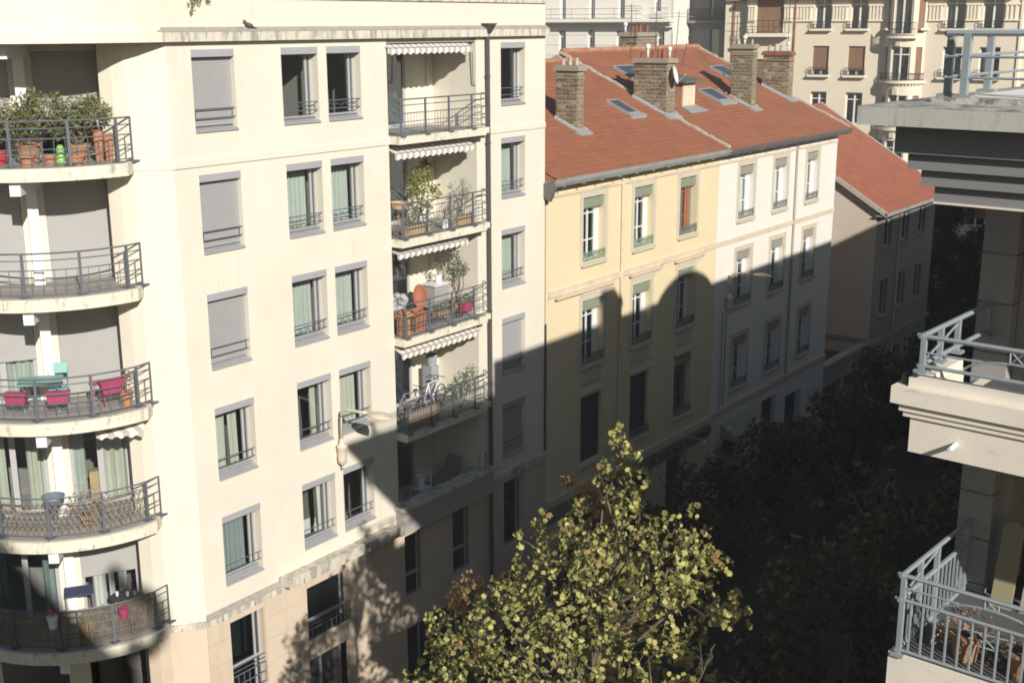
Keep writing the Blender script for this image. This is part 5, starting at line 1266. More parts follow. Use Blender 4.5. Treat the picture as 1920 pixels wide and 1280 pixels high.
# individual leaves nearest to the viewer become parts, the rest is one mass
b2, pts2 = crown_mesh(low, 60, .15, 'maple', .6, .4)
cw = b.build('crown', [M['leaf_lit_unlit']], MT); cw['kind'] = 'stuff'
cw = b2.build('lower_crown', [M['leaf_lit_unlit']], MT); cw['kind'] = 'stuff'
b, _ = crown_mesh(MAPLE_SIDE, 190, .11, 'maple', .7); cw = b.build('side_crown', [M['leaf_or']], MT); cw['kind'] = 'stuff'
b, _ = crown_mesh([(x, y, z, r*1.05) for x, y, z, r in cl[::6]], 24, .11, 'maple', .3); cw = b.build('turned_leaves', [M['leaf_or']], MT); cw['kind'] = 'stuff'
lm = []
for q in range(6):
    b = MB(); sh = leaf_shape('maple'); tw_ = random.uniform(.7, 1.5)
    b.add([Vector((x, y, z*tw_*1.6))+wl(MT) for x, y, z in sh], [tuple(range(12))]); o = b.build('leaf', M['leaf_lit_unlit'] if q else M['leaf_or'], MT); lm.append(o)
camp = Vector((0, 0, CAM_H))
cand = []
for x, y, z, r in cl:
    for i in range(5):
        v = rvec().normalized()*r*1.0
        if v.dot(camp-Vector((x, y, z))) > 0 or random.random() < .3: cand.append(Vector((x, y, z))+v)
random.shuffle(cand)
for i, p in enumerate(cand[:294]):
    o = lm[i % 6].copy(); COL.objects.link(o); o.parent = MT; o.location = p-wl(MT)
    o.rotation_euler = (random.gauss(.5, .6), random.gauss(.2, .6), random.uniform(0, 6.28)); s = .09*random.uniform(.8, 1.25); o.scale = (s, s, s)
for i, o in enumerate(lm):
    p = cand[294+i] if len(cand) > 300 else Vector(cl[i][:3]); o.location = p-wl(MT); o.scale = (.13, .13, .13); o.rotation_euler = (.5, .2, i)

# dark street trees along the shaded street
def street_tree(h, r, seed):
    random.seed(seed)
    t = thing('street_tree', (0, 0, 0), 'street tree', 'tree', 'dark trees lining the shaded street')
    b = MB(); limb(b, (0, 0, 0), (0, 0, h*.55), .16, .1, .03)
    for i in range(8):
        a = i*.8; limb(b, (0, 0, h*(.35+.03*i)), (r*.7*math.cos(a), r*.7*math.sin(a), h*(.62+.04*i)), .06, .015, .08)
    b.build('trunk', M['bark'], t)
    cs = []
    for i in range(int(26*(r/2.4)**1.6)):
        a = random.random()*6.28; q = r*math.sqrt(random.random())*.8; z = h*random.uniform(.42, .93)
        k = 1-((z/h-.62)/.42)**2
        cs.append((q*k*math.cos(a), q*k*math.sin(a), z, random.uniform(.45, .8)))
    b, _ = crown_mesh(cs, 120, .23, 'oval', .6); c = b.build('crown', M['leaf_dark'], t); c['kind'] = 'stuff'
    return t
ST = [(-17.6, 29.0, 6.8, 'dark street tree at the far kerb nearest the maple'), (-17.6, 34.6, 6.5, 'dark street tree in front of the yellow house shop'), (-17.7, 40.3, 6.2, 'dark street tree at the seam of yellow and white houses'), (-17.6, 45.2, 6.3, 'dark street tree by the white house street door'),
      (-17.6, 50.5, 6.6, 'dark street tree before the white house corner'), (-17.6, 56.0, 6.4, 'dark street tree in front of the yard wall'), (-17.6, 61.5, 6.3, 'dark street tree at the annex gable corner'), (-17.6, 67.5, 6.2, 'dark street tree in front of the annex windows'),
      (-8.4, 18.2, 8.4, 'lower dark tree on the near pavement close beside the maple'), (-8.6, 23.2, 9.6, 'tall dark tree on the near pavement below the lower corner balcony'), (-8.6, 29.0, 9.6, 'tall dark tree on the near pavement left of the lower balcony'), (-8.6, 35.2, 9.8, 'tall dark tree on the near pavement under the middle balcony'), (-8.6, 42, 9.4, 'tall dark tree on the near pavement beyond the middle balcony'), (-9, 50, 9.2, 'farthest tall dark tree on the near pavement'), (-12.5, 73, 8.0, 'dark tree at the end of the street')]
p0 = street_tree(6.5, 2.5, 3); p1 = street_tree(9.8, 3.5, 8)
u0 = u1 = False
for x, y, h, lab in ST:
    src = p0 if h < 8 else p1
    if (src is p0 and not u0) or (src is p1 and not u1): o = src
    else: o = copy_tree(src)
    if src is p0: u0 = True
    else: u1 = True
    o.location = (x, y, 0); o.rotation_euler = (0, 0, x*3.1+y*1.7); s = h/(6.5 if src is p0 else 9.8); o.scale = (s*random.uniform(.9, 1.1), s*random.uniform(.9, 1.1), s); o['label'] = lab
random.seed(21)
def evergreen(x, y, h, r, lab):
    t = thing('evergreen_tree', (x, y, 0), lab, 'tree')
    b = MB(); limb(b, (x, y, 0), (x, y, h*.9), .2, .04, .01); b.build('trunk', M['bark'], t)
    cs = []
    for i in range(70):
        z = h*random.uniform(.12, 1.0); q = r*(1.12-z/h)**.6*math.sqrt(random.random()); a = random.random()*6.28
        cs.append((x+q*math.cos(a), y+q*math.sin(a), z-.3, random.uniform(.4, .75)))
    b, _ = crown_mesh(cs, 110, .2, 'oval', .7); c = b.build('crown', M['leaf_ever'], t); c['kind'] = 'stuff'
evergreen(-22.7, 74.5, 10.2, 2.2, 'dense dark evergreen between annex and stone pillar')
evergreen(-20.6, 73.2, 9.0, 2.2, 'lower dark evergreen right beside the stone pillar')
evergreen(-24.3, 76.5, 9.6, 2.0, 'dark evergreen close to the annex corner behind the tallest one')
b = MB(); b.box(-22.6, -21.7, 79.0, 79.6, 8.4, 9.9); b.box(-19.4, -18.6, 78.6, 79.2, 8.2, 9.4); tag(b.build('garden_wall', M['brick_or']), 'orange brick wall glimpsed above the dark evergreens', 'wall')
b = MB()
for i in range(7): b.box(-20.2+i*.22, -20.1+i*.22, 78.6, 78.7, 6.9, 8.1-.1*(i % 2))
for z in (7.0, 7.7): b.box(-21.6, -18.6, 78.55, 78.6, z, z+.08)
tag(b.build('garden_fence', M['white']), 'white picket fence glimpsed between evergreen and pillar', 'fence')

# ================================================================ wall lamps
def wall_lamp(u, v, lab):
    t = thing('wall_lamp', MAIN.p(u, v, 0), lab, 'street lamp', 'leaf shaped lamps on wall brackets')
    b = MB(); c = MAIN.p(u, v, .16)
    b.lathe(c, [(.03, -.02), (.06, .02), (.115, .08), (.125, .2), (.125, .46), (.145, .49), (.145, .55), (.08, .6), (.05, .74)], 12); b.fb(MAIN, u-.05, u+.05, v+.2, v+.3, 0, .1); b.fb(MAIN, u-.05, u+.05, v+.4, v+.46, 0, .1)
    b.tube([c+Vector((0, 0, -.02)), c+Vector((.03, 0, -.08)), c+Vector((0, .02, -.13)), c+Vector((-.03, 0, -.09))], .02, 5)
    b.build('control_box', M['lamp'], t, True)
    b = MB(); zt = v+1.60
    P = [MAIN.p(u, v+.65, .16), MAIN.p(u, v+1.32, .16)]+[MAIN.p(u, v+1.32+.26*math.sin(a), .16+.28*(1-math.cos(a))) for a in (.3, .6, .9, 1.2, 1.5)]+[MAIN.p(u, zt, .8), MAIN.p(u, zt+.03, 1.25)]
    b.tube(P, .042, 8); b.build('bracket_arm', M['lamp'], t, True)
    b = MB(); n = 12; rings = []; vs = []; fs = []
    for i in range(n+1):
        s = i/n; wd = .235*math.sin(math.pi*min(1, s*.93+.07))**.75*(1 if s < .6 else 1-(s-.6)*.35)+.01; ht = .075*math.sin(math.pi*min(.97, s*.9+.08))+.01
        for j in range(10):
            a = 2*math.pi*j/10; vs.append(MAIN.p(u+wd*math.cos(a), zt+.03-.02*s+ht*math.sin(a)*(1 if math.sin(a) > 0 else .55), 1.18+.82*s))
    for i in range(n):
        for j in range(10): fs.append((i*10+j, i*10+(j+1) % 10, (i+1)*10+(j+1) % 10, (i+1)*10+j))
    fs += [tuple(range(9, -1, -1)), tuple(range(n*10, n*10+10))]
    b.add(vs, fs); b.build('lamp_head', M['lamp'], t, True)
    return t
wall_lamp(21.92, 9.06, 'sunlit beige leaf shaped lamp on the cream apartment wall')
wall_lamp(44.22, 9.06, 'beige leaf shaped lamp on the shaded off white house')
one(lambda b: b.tube([MAIN.p(44.22, 8.9, .05), MAIN.p(44.2, 5, .05)], .015, 4), 'lamp_cable', M['black'], WHI)

# ================================================================ things on the balconies
def pot(x, y, z, r, h, m, lab, cat='flower pot', rim=True, name='flower_pot', grp=None):
    b = MB(); pr = [(r*.72, 0), (r*.86, h*.5), (r*.97, h*.86)]+([(r*1.1, h*.86), (r*1.1, h)] if rim else [(r, h)])+[(r*.9, h), (r*.85, h*.85)]
    b.lathe((x, y, z), pr, 16); o = b.build(name, M[m], None, False, origin=(x, y, z)); tag(o, lab, cat, grp); return o
def plant(x, y, z0, cl_, dens, size, kind, m, lab, cat='plant', stems=6, name='potted_shrub', tr=.012, shell=.8):  # the default name also goes to the added, unseen leaf arc that shades the tower
    t = thing(name, (x, y, z0), lab, cat)
    b = MB()
    for i in range(stems):
        c = random.choice(cl_); limb(b, (x+random.uniform(-.04, .04), y+random.uniform(-.04, .04), z0), Vector(c[:3])+rvec()*c[3]*.5, tr, tr*.35, .06, 4)
    b.build('stem', M['bark'], t)
    b, _ = crown_mesh(cl_, dens, size, kind, shell, .4); c = b.build('foliage', M[m], t); c['kind'] = 'stuff'
    return t
F0 = FL[0]
# top round balcony: oleanders in terracotta
pot(-23.74, 14.78, F0+.006, .25, .46, 'terra_dull', 'big brown terracotta pot holding the left oleander')
pot(-23.60, 14.62, F0+.006, .15, .22, 'terra', 'small terracotta pot standing before the big left pot')
pot(-23.12, 15.55, F0+.006, .23, .42, 'terra_dull', 'big brown terracotta pot holding the right oleander')
pot(-22.98, 15.36, F0+.006, .19, .2, 'terra', 'wide shallow terracotta pot before the right oleander')
pot(-23.38, 15.02, F0+.006, .14, .21, 'terra', 'small bright terracotta pot beside the lime green can')
pot(-24.25, 14.42, F0+.006, .16, .3, 'red', 'dark red plastic pot at the left edge of the top balcony')
pot(-22.95, 16.18, F0+.006, .11, .60, 'terra', 'tall slim terracotta cylinder at the railing end', rim=False, name='clay_cylinder')
pot(-22.98, 15.95, F0+.006, .11, .68, 'terra', 'taller clay cylinder next to the first at the railing end', rim=False, name='clay_cylinder')
pot(-22.86, 15.85, F0+.006, .08, .3, 'terra', 'small red clay pot in front of the clay cylinders')
b = MB(); c = (-23.2, 15.16, F0+.006); b.lathe(c, [(.1, 0), (.12, .08), (.1, .18), (.06, .22), (.085, .27), (.09, .34), (.05, .42), (.01, .43)], 12); b.tube([Vector(c)+Vector((.1, 0, .1)), Vector(c)+Vector((.2, .06, .25))], .02, 6); tag(b.build('watering_can', M['lime'], None, True), 'lime green plastic watering can between the terracotta pots', 'watering can')
plant(-23.74, 14.78, F0+.4, [(-23.9, 14.6, F0+1.0, .38), (-23.65, 14.85, F0+1.1, .40), (-23.75, 14.95, F0+1.32, .28), (-23.8, 14.7, F0+.8, .31)], 820, .14, 'long', 'leaf_olean', 'left oleander shrub in a terracotta pot on the top round balcony', 'shrub', 12)
plant(-23.12, 15.55, F0+.38, [(-23.15, 15.5, F0+1.0, .43), (-23.0, 15.75, F0+1.15, .3), (-23.3, 15.3, F0+.9, .38), (-23.05, 16.0, F0+1.25, .2), (-23.3, 15.2, F0+1.35, .18), (-22.98, 16.15, F0+1.05, .2)], 820, .14, 'long', 'leaf_olean', 'right oleander shrub in a terracotta pot on the top round balcony', 'shrub', 12)
plant(-24.3, 14.2, F0+.03, [(-24.3, 14.15, F0+1.05, .45), (-24.45, 14.0, F0+.75, .42), (-24.1, 14.3, F0+.8, .30)], 760, .14, 'long', 'leaf_olean', 'dense oleander at the left picture edge of the top balcony', 'shrub', 8)
# third round balcony: teal table, pink planters
F2 = FL[2]
T = thing('folding_table', (-24.05, 14.75, F2), 'teal folding metal table on the third round balcony', 'table')
TT = Fr((-24.05, 14.75, 0), (.62, .78, 0), (.78, -.62, 0))
one(lambda b: b.fb(TT, -.52, .40, F2+.72, F2+.75, -.3, .35), 'table_top', M['teal'], T)
for u in (-.42, .3):
    b = MB(); b.tube([TT.p(u, F2, -.25), TT.p(u, F2+.72, .28)], .014, 5); b.tube([TT.p(u, F2, .28), TT.p(u, F2+.72, -.25)], .014, 5); b.build('leg', M['teal'], T)
ch = thing('folding_chair', (-24.25, 15.3, F2), 'aqua folding chair behind the teal table', 'chair'); CT = Fr((-24.2, 15.2, 0), (.62, .78, 0), (.78, -.62, 0))
one(lambda b: b.fb(CT, -.22, .22, F2+.72, F2+.95, -.2, -.17), 'backrest', M['teal_lt'], ch); one(lambda b: b.fb(CT, -.2, .2, F2+.42, F2+.45, -.2, .18), 'seat', M['teal_lt'], ch)
for u in (-.21, .21): one(lambda b: (b.tube([CT.p(u, F2, .15), CT.p(u, F2+.93, -.2)], .012, 5), b.tube([CT.p(u, F2, -.2), CT.p(u, F2+.43, .15)], .012, 5)), 'leg', M['teal'], ch)
def planter(k, ang, wdt, h, z, m, lab, rr=2.68):
    x, y = rpt(rr, ang); F = Fr((x, y, 0), (-math.sin(RAD(ang)), math.cos(RAD(ang)), 0), (math.cos(RAD(ang)), math.sin(RAD(ang)), 0))
    b = MB(); q = []
    for v, s in ((FL[k]+z, .82), (FL[k]+z+h, 1)):
        q += [F.p(-wdt/2*s, v, -.1*s), F.p(wdt/2*s, v, -.1*s), F.p(wdt/2*s, v, .1*s), F.p(-wdt/2*s, v, .1*s)]
    b.hexa(q); b.fb(F, -wdt/2-.015, wdt/2+.015, FL[k]+z+h, FL[k]+z+h+.03, -.115, .115)
    for s in (-.3, .3): b.tube([F.p(wdt*s, FL[k]+z+h, .1), F.p(wdt*s, FL[k]+z+h+.08, .14), F.p(wdt*s, FL[k]+.6, .18)], .008, 4)
    tag(b.build('planter_box', M[m]), lab, 'planter', 'magenta planter boxes')
planter(2, -57, .5, .22, .36, 'pink', 'magenta planter box under the teal table'); planter(2, -38, .5, .22, .36, 'pink', 'magenta planter box right of the teal table'); planter(2, -13.5, .52, .26, .42, 'pink', 'largest magenta planter box near the railing end')
t = thing('round_side_table', (-23.25, 15.62, F2), 'small round pink metal side table between the planters', 'table'); one(lambda b: b.lathe((-23.25, 15.62, F2+.58), [(.2, 0), (.23, .01), (.23, .03), (.2, .04)], 18), 'table_top', M['pink_lt'], t)
for a in (0, 2.1, 4.2): one(lambda b: b.tube([(-23.25+.18*math.cos(a), 15.62+.18*math.sin(a), F2), (-23.25+.1*math.cos(a), 15.62+.1*math.sin(a), F2+.58)], .012, 5), 'leg', M['pink_lt'], t)
pot(-22.88, 16.05, F2+.006, .15, .36, 'terra', 'terracotta pot at the railing end of the third round balcony')
plant(-22.88, 16.05, F2+.34, [(-22.88, 16.05, F2+.72, .17), (-22.9, 15.98, F2+.58, .14)], 500, .08, 'oval', 'dry', 'dry yellowed plant in the terracotta pot of the third balcony', 'plant', 5)
# fourth balcony: bowl planter, dry shrub
b = MB(); x, y = rpt(2.62, -45); b.lathe((x, y, FL[3]+.006), [(.12, 0), (.1, .03), (.03, .06), (.03, .6), (.1, .66), (.24, .86), (.26, .92), (.23, .92), (.12, .72)], 18); tag(b.build('kettle_grill', M['bluegrey'], None, True), 'blue grey bowl shaped grill on a stem by the fourth railing', 'grill')
x, y = rpt(2.35, -30); pot(x, y, FL[3]+.006, .16, .3, 'terra_dull', 'brown pot with a dry shrub on the fourth round balcony')
plant(x, y, FL[3]+.3, [(x, y, FL[3]+.8, .3), (x-.1, y-.25, FL[3]+.6, .3), (x+.2, y+.25, FL[3]+.6, .25)], 120, .07, 'oval', 'dry', 'sparse dry shrub behind the lattice of the fourth balcony', 'plant', 16, tr=.008)
b = MB(); b.fb(TW, -.95, -.62, FL[3]+.01, FL[3]+.75, -.62, -.35); tag(b.build('cardboard_box', M['wood_pale']), 'pale brown box standing inside the fourth floor door', 'box')
# lowest balcony
def hung_pot(ang, m, h, lab, flower=None, rr=2.97):
    x, y = rpt(rr, ang); z = FL[4]+.62; b = MB(); b.lathe((x, y, z), [(.085, 0), (.12, h), (.13, h), (.13, h+.03), (.1, h+.03)], 14); b.tube([(x, y, z+h), (x-.1*math.cos(RAD(ang)), y-.1*math.sin(RAD(ang)), FL[4]+.95)], .008, 4)
    tag(b.build('hanging_pot', M[m]), lab, 'flower pot')
    if flower: plant(x, y, z+h*.9, [(x, y, z+h+.1, .12)], 700, .05, 'oval', flower, 'small clump of bright pink flowers in the white hanging pot', 'flowers', 4, 'flower_clump', .005)
hung_pot(-49, 'white', .26, 'white hanging pot with pink flowers on the lowest round railing', 'pink_lt')
hung_pot(-19, 'pink', .2, 'magenta hanging pot on the lowest round railing')
t = thing('drying_rack', (-24.0, 15.1, FL[4]), 'drying rack with a dark blue cloth on the lowest round balcony', 'drying rack'); RK = Fr((-24.0, 15.1, 0), (.55, .83, 0), (.83, -.55, 0))
one(lambda b: b.fb(RK, -.35, .3, FL[4]+.98, FL[4]+1.02, -.25, .25), 'cloth', mat('dark_blue_cloth', (.05, .06, .12), var=.2), t)
for u in (-.33, .28): one(lambda b: (b.tube([RK.p(u, FL[4], -.2), RK.p(u, FL[4]+1, .2)], .01, 4), b.tube([RK.p(u, FL[4], .2), RK.p(u, FL[4]+1, -.2)], .01, 4)), 'leg', M['greymetal'], t)
t = thing('garden_table', (-23.35, 15.85, FL[4]), 'small dark garden table with white cups on the lowest balcony', 'table')
one(lambda b: b.lathe((-23.35, 15.85, FL[4]+.72), [(.34, 0), (.36, .02), (.34, .04)], 18), 'table_top', M['black'], t); one(lambda b: b.lathe((-23.35, 15.85, FL[4]), [(.2, 0), (.03, .05), (.03, .72)], 10), 'leg', M['black'], t)
for i, (dx, dy) in enumerate(((-.15, -.1), (.05, .05), (.15, .18))):
    b = MB(); b.lathe((-23.35+dx, 15.85+dy, FL[4]+.762), [(.03, 0), (.04, .1), (.035, .1), (.025, .02)], 10); tag(b.build('cup', M['white']), ('left', 'middle', 'right')[i]+' one of three small white cups on the dark garden table', 'cup', 'white cups on the garden table')
b = MB(); x, y = rpt(2.6, -36); b.lathe((x, y, FL[4]+.006), [(.16, 0), (.16, .5), (.12, .52)], 12); tag(b.build('round_stool', M['wood_pale']), 'pale round stool carrying a bottle on the lowest balcony', 'stool')
b = MB(); b.lathe((x, y, FL[4]+.53), [(.04, 0), (.042, .2), (.015, .27), (.014, .34)], 10); tag(b.build('bottle', M['rail_green']), 'green bottle on the pale round stool', 'bottle')

# loggias
F1 = FL[1]
def lg(u, v, w): return MAIN.p(u, v, w)
p_ = lg(25.95, F1+.006, -.45); pot(p_.x, p_.y, p_.z, .2, .4, 'white', 'white pot of the citrus tree in the second loggia')
plant(p_.x, p_.y, F1+.38, [(*lg(25.9, F1+1.35, -.5), .36), (*lg(26.3, F1+1.5, -.6), .3), (*lg(25.7, F1+1.1, -.3), .3), (*lg(26.25, F1+1.1, -.2), .28), (*lg(26.6, F1+1.75, -.7), .2), (*lg(25.9, F1+.75, -.2), .25)], 420, .11, 'oval', 'leaf_citrus', 'bushy citrus tree with yellow green leaves in the second loggia', 'potted tree', 9, 'citrus_tree')
p_ = lg(27.3, F1+.006, .0)
plant(p_.x, p_.y, F1+.25, [(*lg(27.0, F1+.85, .0), .26), (*lg(27.35, F1+1.0, -.05), .3), (*lg(27.6, F1+.85, -.1), .25), (*lg(27.45, F1+1.25, -.1), .14), (*lg(26.9, F1+1.15, -.1), .1)], 520, .07, 'long', 'leaf_blue', 'blue green rosemary bush in the right of the second loggia', 'shrub', 9)
for u0, u1, lab in ((24.7, 25.6, 'pale wooden trough planter at left of the second loggia'), (26.85, 27.6, 'pale wooden trough planter under the rosemary bush')):
    b = MB(); b.fb(MAIN, u0, u1, F1+.006, F1+.30, .0, .24); n = int((u1-u0)/.1)
    for i in range(n): b.fb(MAIN, u0+.1*i+.01, u0+.1*i+.09, F1+.01, F1+.33, .24, .255)
    tag(b.build('trough_planter', M['wood_pale']), lab, 'planter', 'wooden trough planters')
plant(*lg(25.1, F1+.3, .1), [(*lg(24.8, F1+.45, .1), .2), (*lg(25.2, F1+.5, .1), .22), (*lg(25.5, F1+.45, .1), .18)], 420, .06, 'oval', 'leaf_citrus', 'low green plants in the left trough planter', 'plant', 6)
plant(*lg(26.4, F1+.25, .1), [(*lg(26.4, F1+.55, .1), .14)], 500, .05, 'oval', 'purple', 'purple flowering plant in the second loggia', 'plant', 6)
pot(*lg(26.4, F1+.006, .1), .12, .28, 'white', 'small white pot of the purple flowers')
b = MB(); b.lathe(lg(24.95, F1+.6, -.35), [(.02, 0), (.2, .12), (.26, .3), (.22, .3), (.1, .1)], 12); b.tube([lg(24.95, F1, -.35), lg(24.95, F1+.6, -.35)], .02, 5); tag(b.build('straw_basket', M['wood_pale']), 'straw basket on a stand at left of the second loggia', 'basket')
F3 = FL[2]
t = thing('butterfly_chair', lg(26.45, F3, -.95), 'round orange butterfly chair tilted in the third loggia', 'chair')
b = MB(); nv = Vector((.75, -.55, .35)).normalized(); a1 = nv.cross(Vector((0, 0, 1))).normalized(); a2 = a1.cross(nv); c = lg(26.45, F3+.66, -.95); vs = [c-nv*.08]; fs = []
for i in range(1, 4):
    for j in range(18): vs.append(c+(a1*math.cos(j*math.pi/9)*.21+a2*math.sin(j*math.pi/9)*.36)*i/3+nv*(.14*(i/3)**2-.08))
for j in range(18): fs.append((0, 1+j, 1+(j+1) % 18))
for i in range(2):
    for j in range(18): fs.append((1+i*18+j, 1+(i+1)*18+j, 1+(i+1)*18+(j+1) % 18, 1+i*18+(j+1) % 18))
b.add(vs, fs); b.build('seat', M['orange'], t, True)
b = MB()
for s in (-1, 1): b.tube([c+a1*.17*s-a2*.14, lg(26.45+.2*s, F3, -.75)], .012, 4); b.tube([c+a1*.17*s+a2*.07-nv*.03, lg(26.45+.2*s, F3, -1.2)], .012, 4)
b.build('leg', M['black'], t)
t = thing('cabinet', lg(27.2, F3, -.95), 'grey white cabinet against the side of the third loggia', 'cabinet')
one(lambda b: b.fb(MAIN, 26.9, 27.55, F3+.006, F3+.9, -1.2, -.75), 'body', M['shutter_warm'], t); one(lambda b: b.fb(MAIN, 26.86, 27.6, F3+.9, F3+.94, -1.24, -.7), 'top', M['white'], t); one(lambda b: (b.fb(MAIN, 26.94, 27.2, F3+.05, F3+.85, -.75, -.735), b.fb(MAIN, 27.24, 27.51, F3+.05, F3+.85, -.75, -.735)), 'door', M['shutter'], t)
pot(*lg(27.3, F3+.942, -.95), .12, .24, 'white', 'white pot on the cabinet in the third loggia')
plant(*lg(27.3, F3+1.15, -.95), [(*lg(27.3, F3+1.4, -.9), .18), (*lg(27.1, F3+1.5, -.9), .12)], 420, .07, 'oval', 'leaf_blue', 'grey green plant in the white pot on the cabinet', 'plant', 5)
pot(*lg(27.62, F3+.006, -.5), .17, .36, 'terra', 'terracotta pot of the ficus in the third loggia')
plant(*lg(27.62, F3+.35, -.5), [(*lg(27.65, F3+1.5, -.5), .26), (*lg(27.5, F3+1.25, -.45), .24), (*lg(27.8, F3+1.35, -.4), .2), (*lg(27.6, F3+1.75, -.55), .18)], 420, .08, 'oval', 'leaf_blue', 'small ficus tree with a bare trunk in the third loggia', 'potted tree', 5, 'ficus_tree', .022)
b = MB(); n = 10
for i in range(26):
    v = rvec(); b.ball(lg(25.15+v.x*.3, F3+.75+v.z*.28, -.7+v.y*.2), .13, .13, .1, 6, 4)
b.fb(MAIN, 24.85, 25.5, F3+.006, F3+.5, -.95, -.5); tag(b.build('covered_bundle', M['bag'], None, False), 'bundle under grey plastic sheeting at left of the third loggia', 'bundle')
b = MB(); b.fb(MAIN, 24.4, 24.85, F3+.5, F3+.62, -.1, .2); b.fb(MAIN, 24.45, 24.8, F3+.006, F3+.5, -.05, .15); b.ball(lg(24.62, F3+.68, .05), .2, .2, .08, 10, 5); tag(b.build('cushion_box', M['orange_lt']), 'bright orange cushion on a box by the railing of the third loggia', 'cushion')
b = MB(); b.lathe(lg(25.3, F3+.006, .0), [(.2, 0), (.26, .5), (.3, .62), (.26, .62), (.2, .3)], 14); tag(b.build('plastic_tub', M['orange']), 'red orange plastic tub in the third loggia', 'tub')
for u, wdt, lab in ((26.2, .7, 'green leafy plants along the railing of the third loggia'), (27.35, .35, 'dark green ivy at the right end of the third loggia')):
    b = MB(); b.fb(MAIN, u-wdt/2, u+wdt/2, F3+.30, F3+.46, .08, .26); tag(b.build('railing_planter', M['terra_dull']), 'brown railing planter under the '+('long row of green plants' if wdt > .5 else 'ivy at the right'), 'planter')
    plant(*lg(u, F3+.45, .17), [(*lg(u+d*wdt*.4, F3+.58, .15), .17) for d in (-1, -.3, .4, 1)], 480, .07, 'oval', 'leaf_blue', lab, 'plant', 6)
b = MB(); b.fb(MAIN, 26.75, 27.1, F3+.34, F3+.56, .36, .5); tag(b.build('railing_planter', M['pink']), 'magenta planter hung outside the third loggia railing', 'planter')
# bicycles in the fourth loggia
def bicycle(u, z, w, tilt, m, lab):
    t = thing('bicycle', lg(u, z, w), lab, 'bicycle', 'bicycles in the fourth loggia'); d = Vector((tilt, 1, 0)).normalized(); Z = Vector((0, 0, 1)); o = lg(u, z, w)
    for s in (-.5, .5):
        c = o+d*s+Z*.33; n = 20; P = [c+d*.32*math.cos(2*math.pi*i/n)+Z*.32*math.sin(2*math.pi*i/n) for i in range(n+1)]
        b = MB(); b.tube(P, .02, 5)
        for i in range(8): a = math.pi*i/4; b.tube([c, c+d*.31*math.cos(a)+Z*.31*math.sin(a)], .004, 3)
        b.build('wheel', M['rubber'], t)
    r_, f_ = o-d*.5+Z*.33, o+d*.5+Z*.33; bb = o-d*.05+Z*.3; st = o-d*.2+Z*.85; hd = o+d*.36+Z*.82
    b = MB()
    for a, c in ((r_, bb), (r_, st), (bb, st), (st, hd), (bb, hd-Z*.1), (hd, f_)): b.tube([a, c], .018, 6)
    b.build('frame', M[m], t)
    sd = Vector((d.y, -d.x, 0)); b = MB(); b.tube([hd, hd+Z*.14], .015, 5); b.tube([hd+Z*.14-sd*.28-d*.05, hd+Z*.14, hd+Z*.14+sd*.28-d*.05], .013, 5); b.build('handlebar', M['black'], t)
    b = MB(); b.ball(st+Z*.08, .07, .13, .035, 8, 5); b.build('saddle', M['black'], t)
bicycle(25.3, FL[3]+.006, -.4, .25, 'bluegrey', 'blue grey bicycle leaning at left of the fourth loggia'); bicycle(26.5, FL[3]+.006, -.6, -.2, 'white', 'white framed bicycle in the middle of the fourth loggia')
b = MB(); b.fb(MAIN, 24.4, 25.75, FL[3]+.08, FL[3]+.6, .30, .315)
o = b.build('cane_panel', M['reed']); tag(o, 'pale cane panel tied inside the fourth loggia railing', 'screen')
plant(*lg(27.1, FL[3]+.05, .05), [(*lg(26.6, FL[3]+.6, .1), .3), (*lg(27.0, FL[3]+.75, .1), .32), (*lg(27.4, FL[3]+.8, .1), .3), (*lg(27.65, FL[3]+1.05, .0), .2), (*lg(26.2, FL[3]+.4, .15), .25)], 380, .08, 'oval', 'leaf_blue', 'dark leafy shrubs filling the right of the fourth loggia', 'shrub', 10)
b = MB(); b.fb(MAIN, 26.9, 27.25, FL[3]+.006, FL[3]+1.15, -1.3, -.95); b.lathe(lg(27.1, FL[3]+1.152, -1.1), [(.14, 0), (.18, .35), (.16, .35), (.1, .05)], 12); tag(b.build('storage_locker', M['bag']), 'grey storage locker with a bucket on top in the fourth loggia', 'locker')
# lowest loggia: chair with a bucket, lounger
F4 = FL[4]
t = thing('garden_chair', lg(26.0, F4, -.6), 'pale garden chair in the dark lowest loggia', 'chair')
one(lambda b: b.fb(MAIN, 25.7, 26.2, F4+.44, F4+.48, -.85, -.4), 'seat', M['white'], t)
for u, w_, h in ((25.72, -.83, .44), (26.15, -.83, .95), (25.72, -.43, .44), (26.15, -.43, .95)): one(lambda b: b.tube([lg(u, F4, w_), lg(u+(.04 if h > .5 else 0), F4+h, w_)], .02, 5), 'leg', M['white'], t)
one(lambda b: [b.tube([lg(26.17+.01*i, F4+.62+.1*i, -.84), lg(26.17+.01*i, F4+.62+.1*i, -.42)], .018, 5) for i in range(4)], 'backrest', M['white'], t)
b = MB(); b.lathe(lg(25.92, F4+.482, -.62), [(.11, 0), (.15, .34), (.16, .35), (.13, .35), (.1, .05)], 14); tag(b.build('bucket', M['white']), 'white bucket standing on the pale garden chair', 'bucket')
t = thing('lounger', lg(27.2, F4, -.9), 'folding lounger with a towel in the lowest loggia', 'lounger')
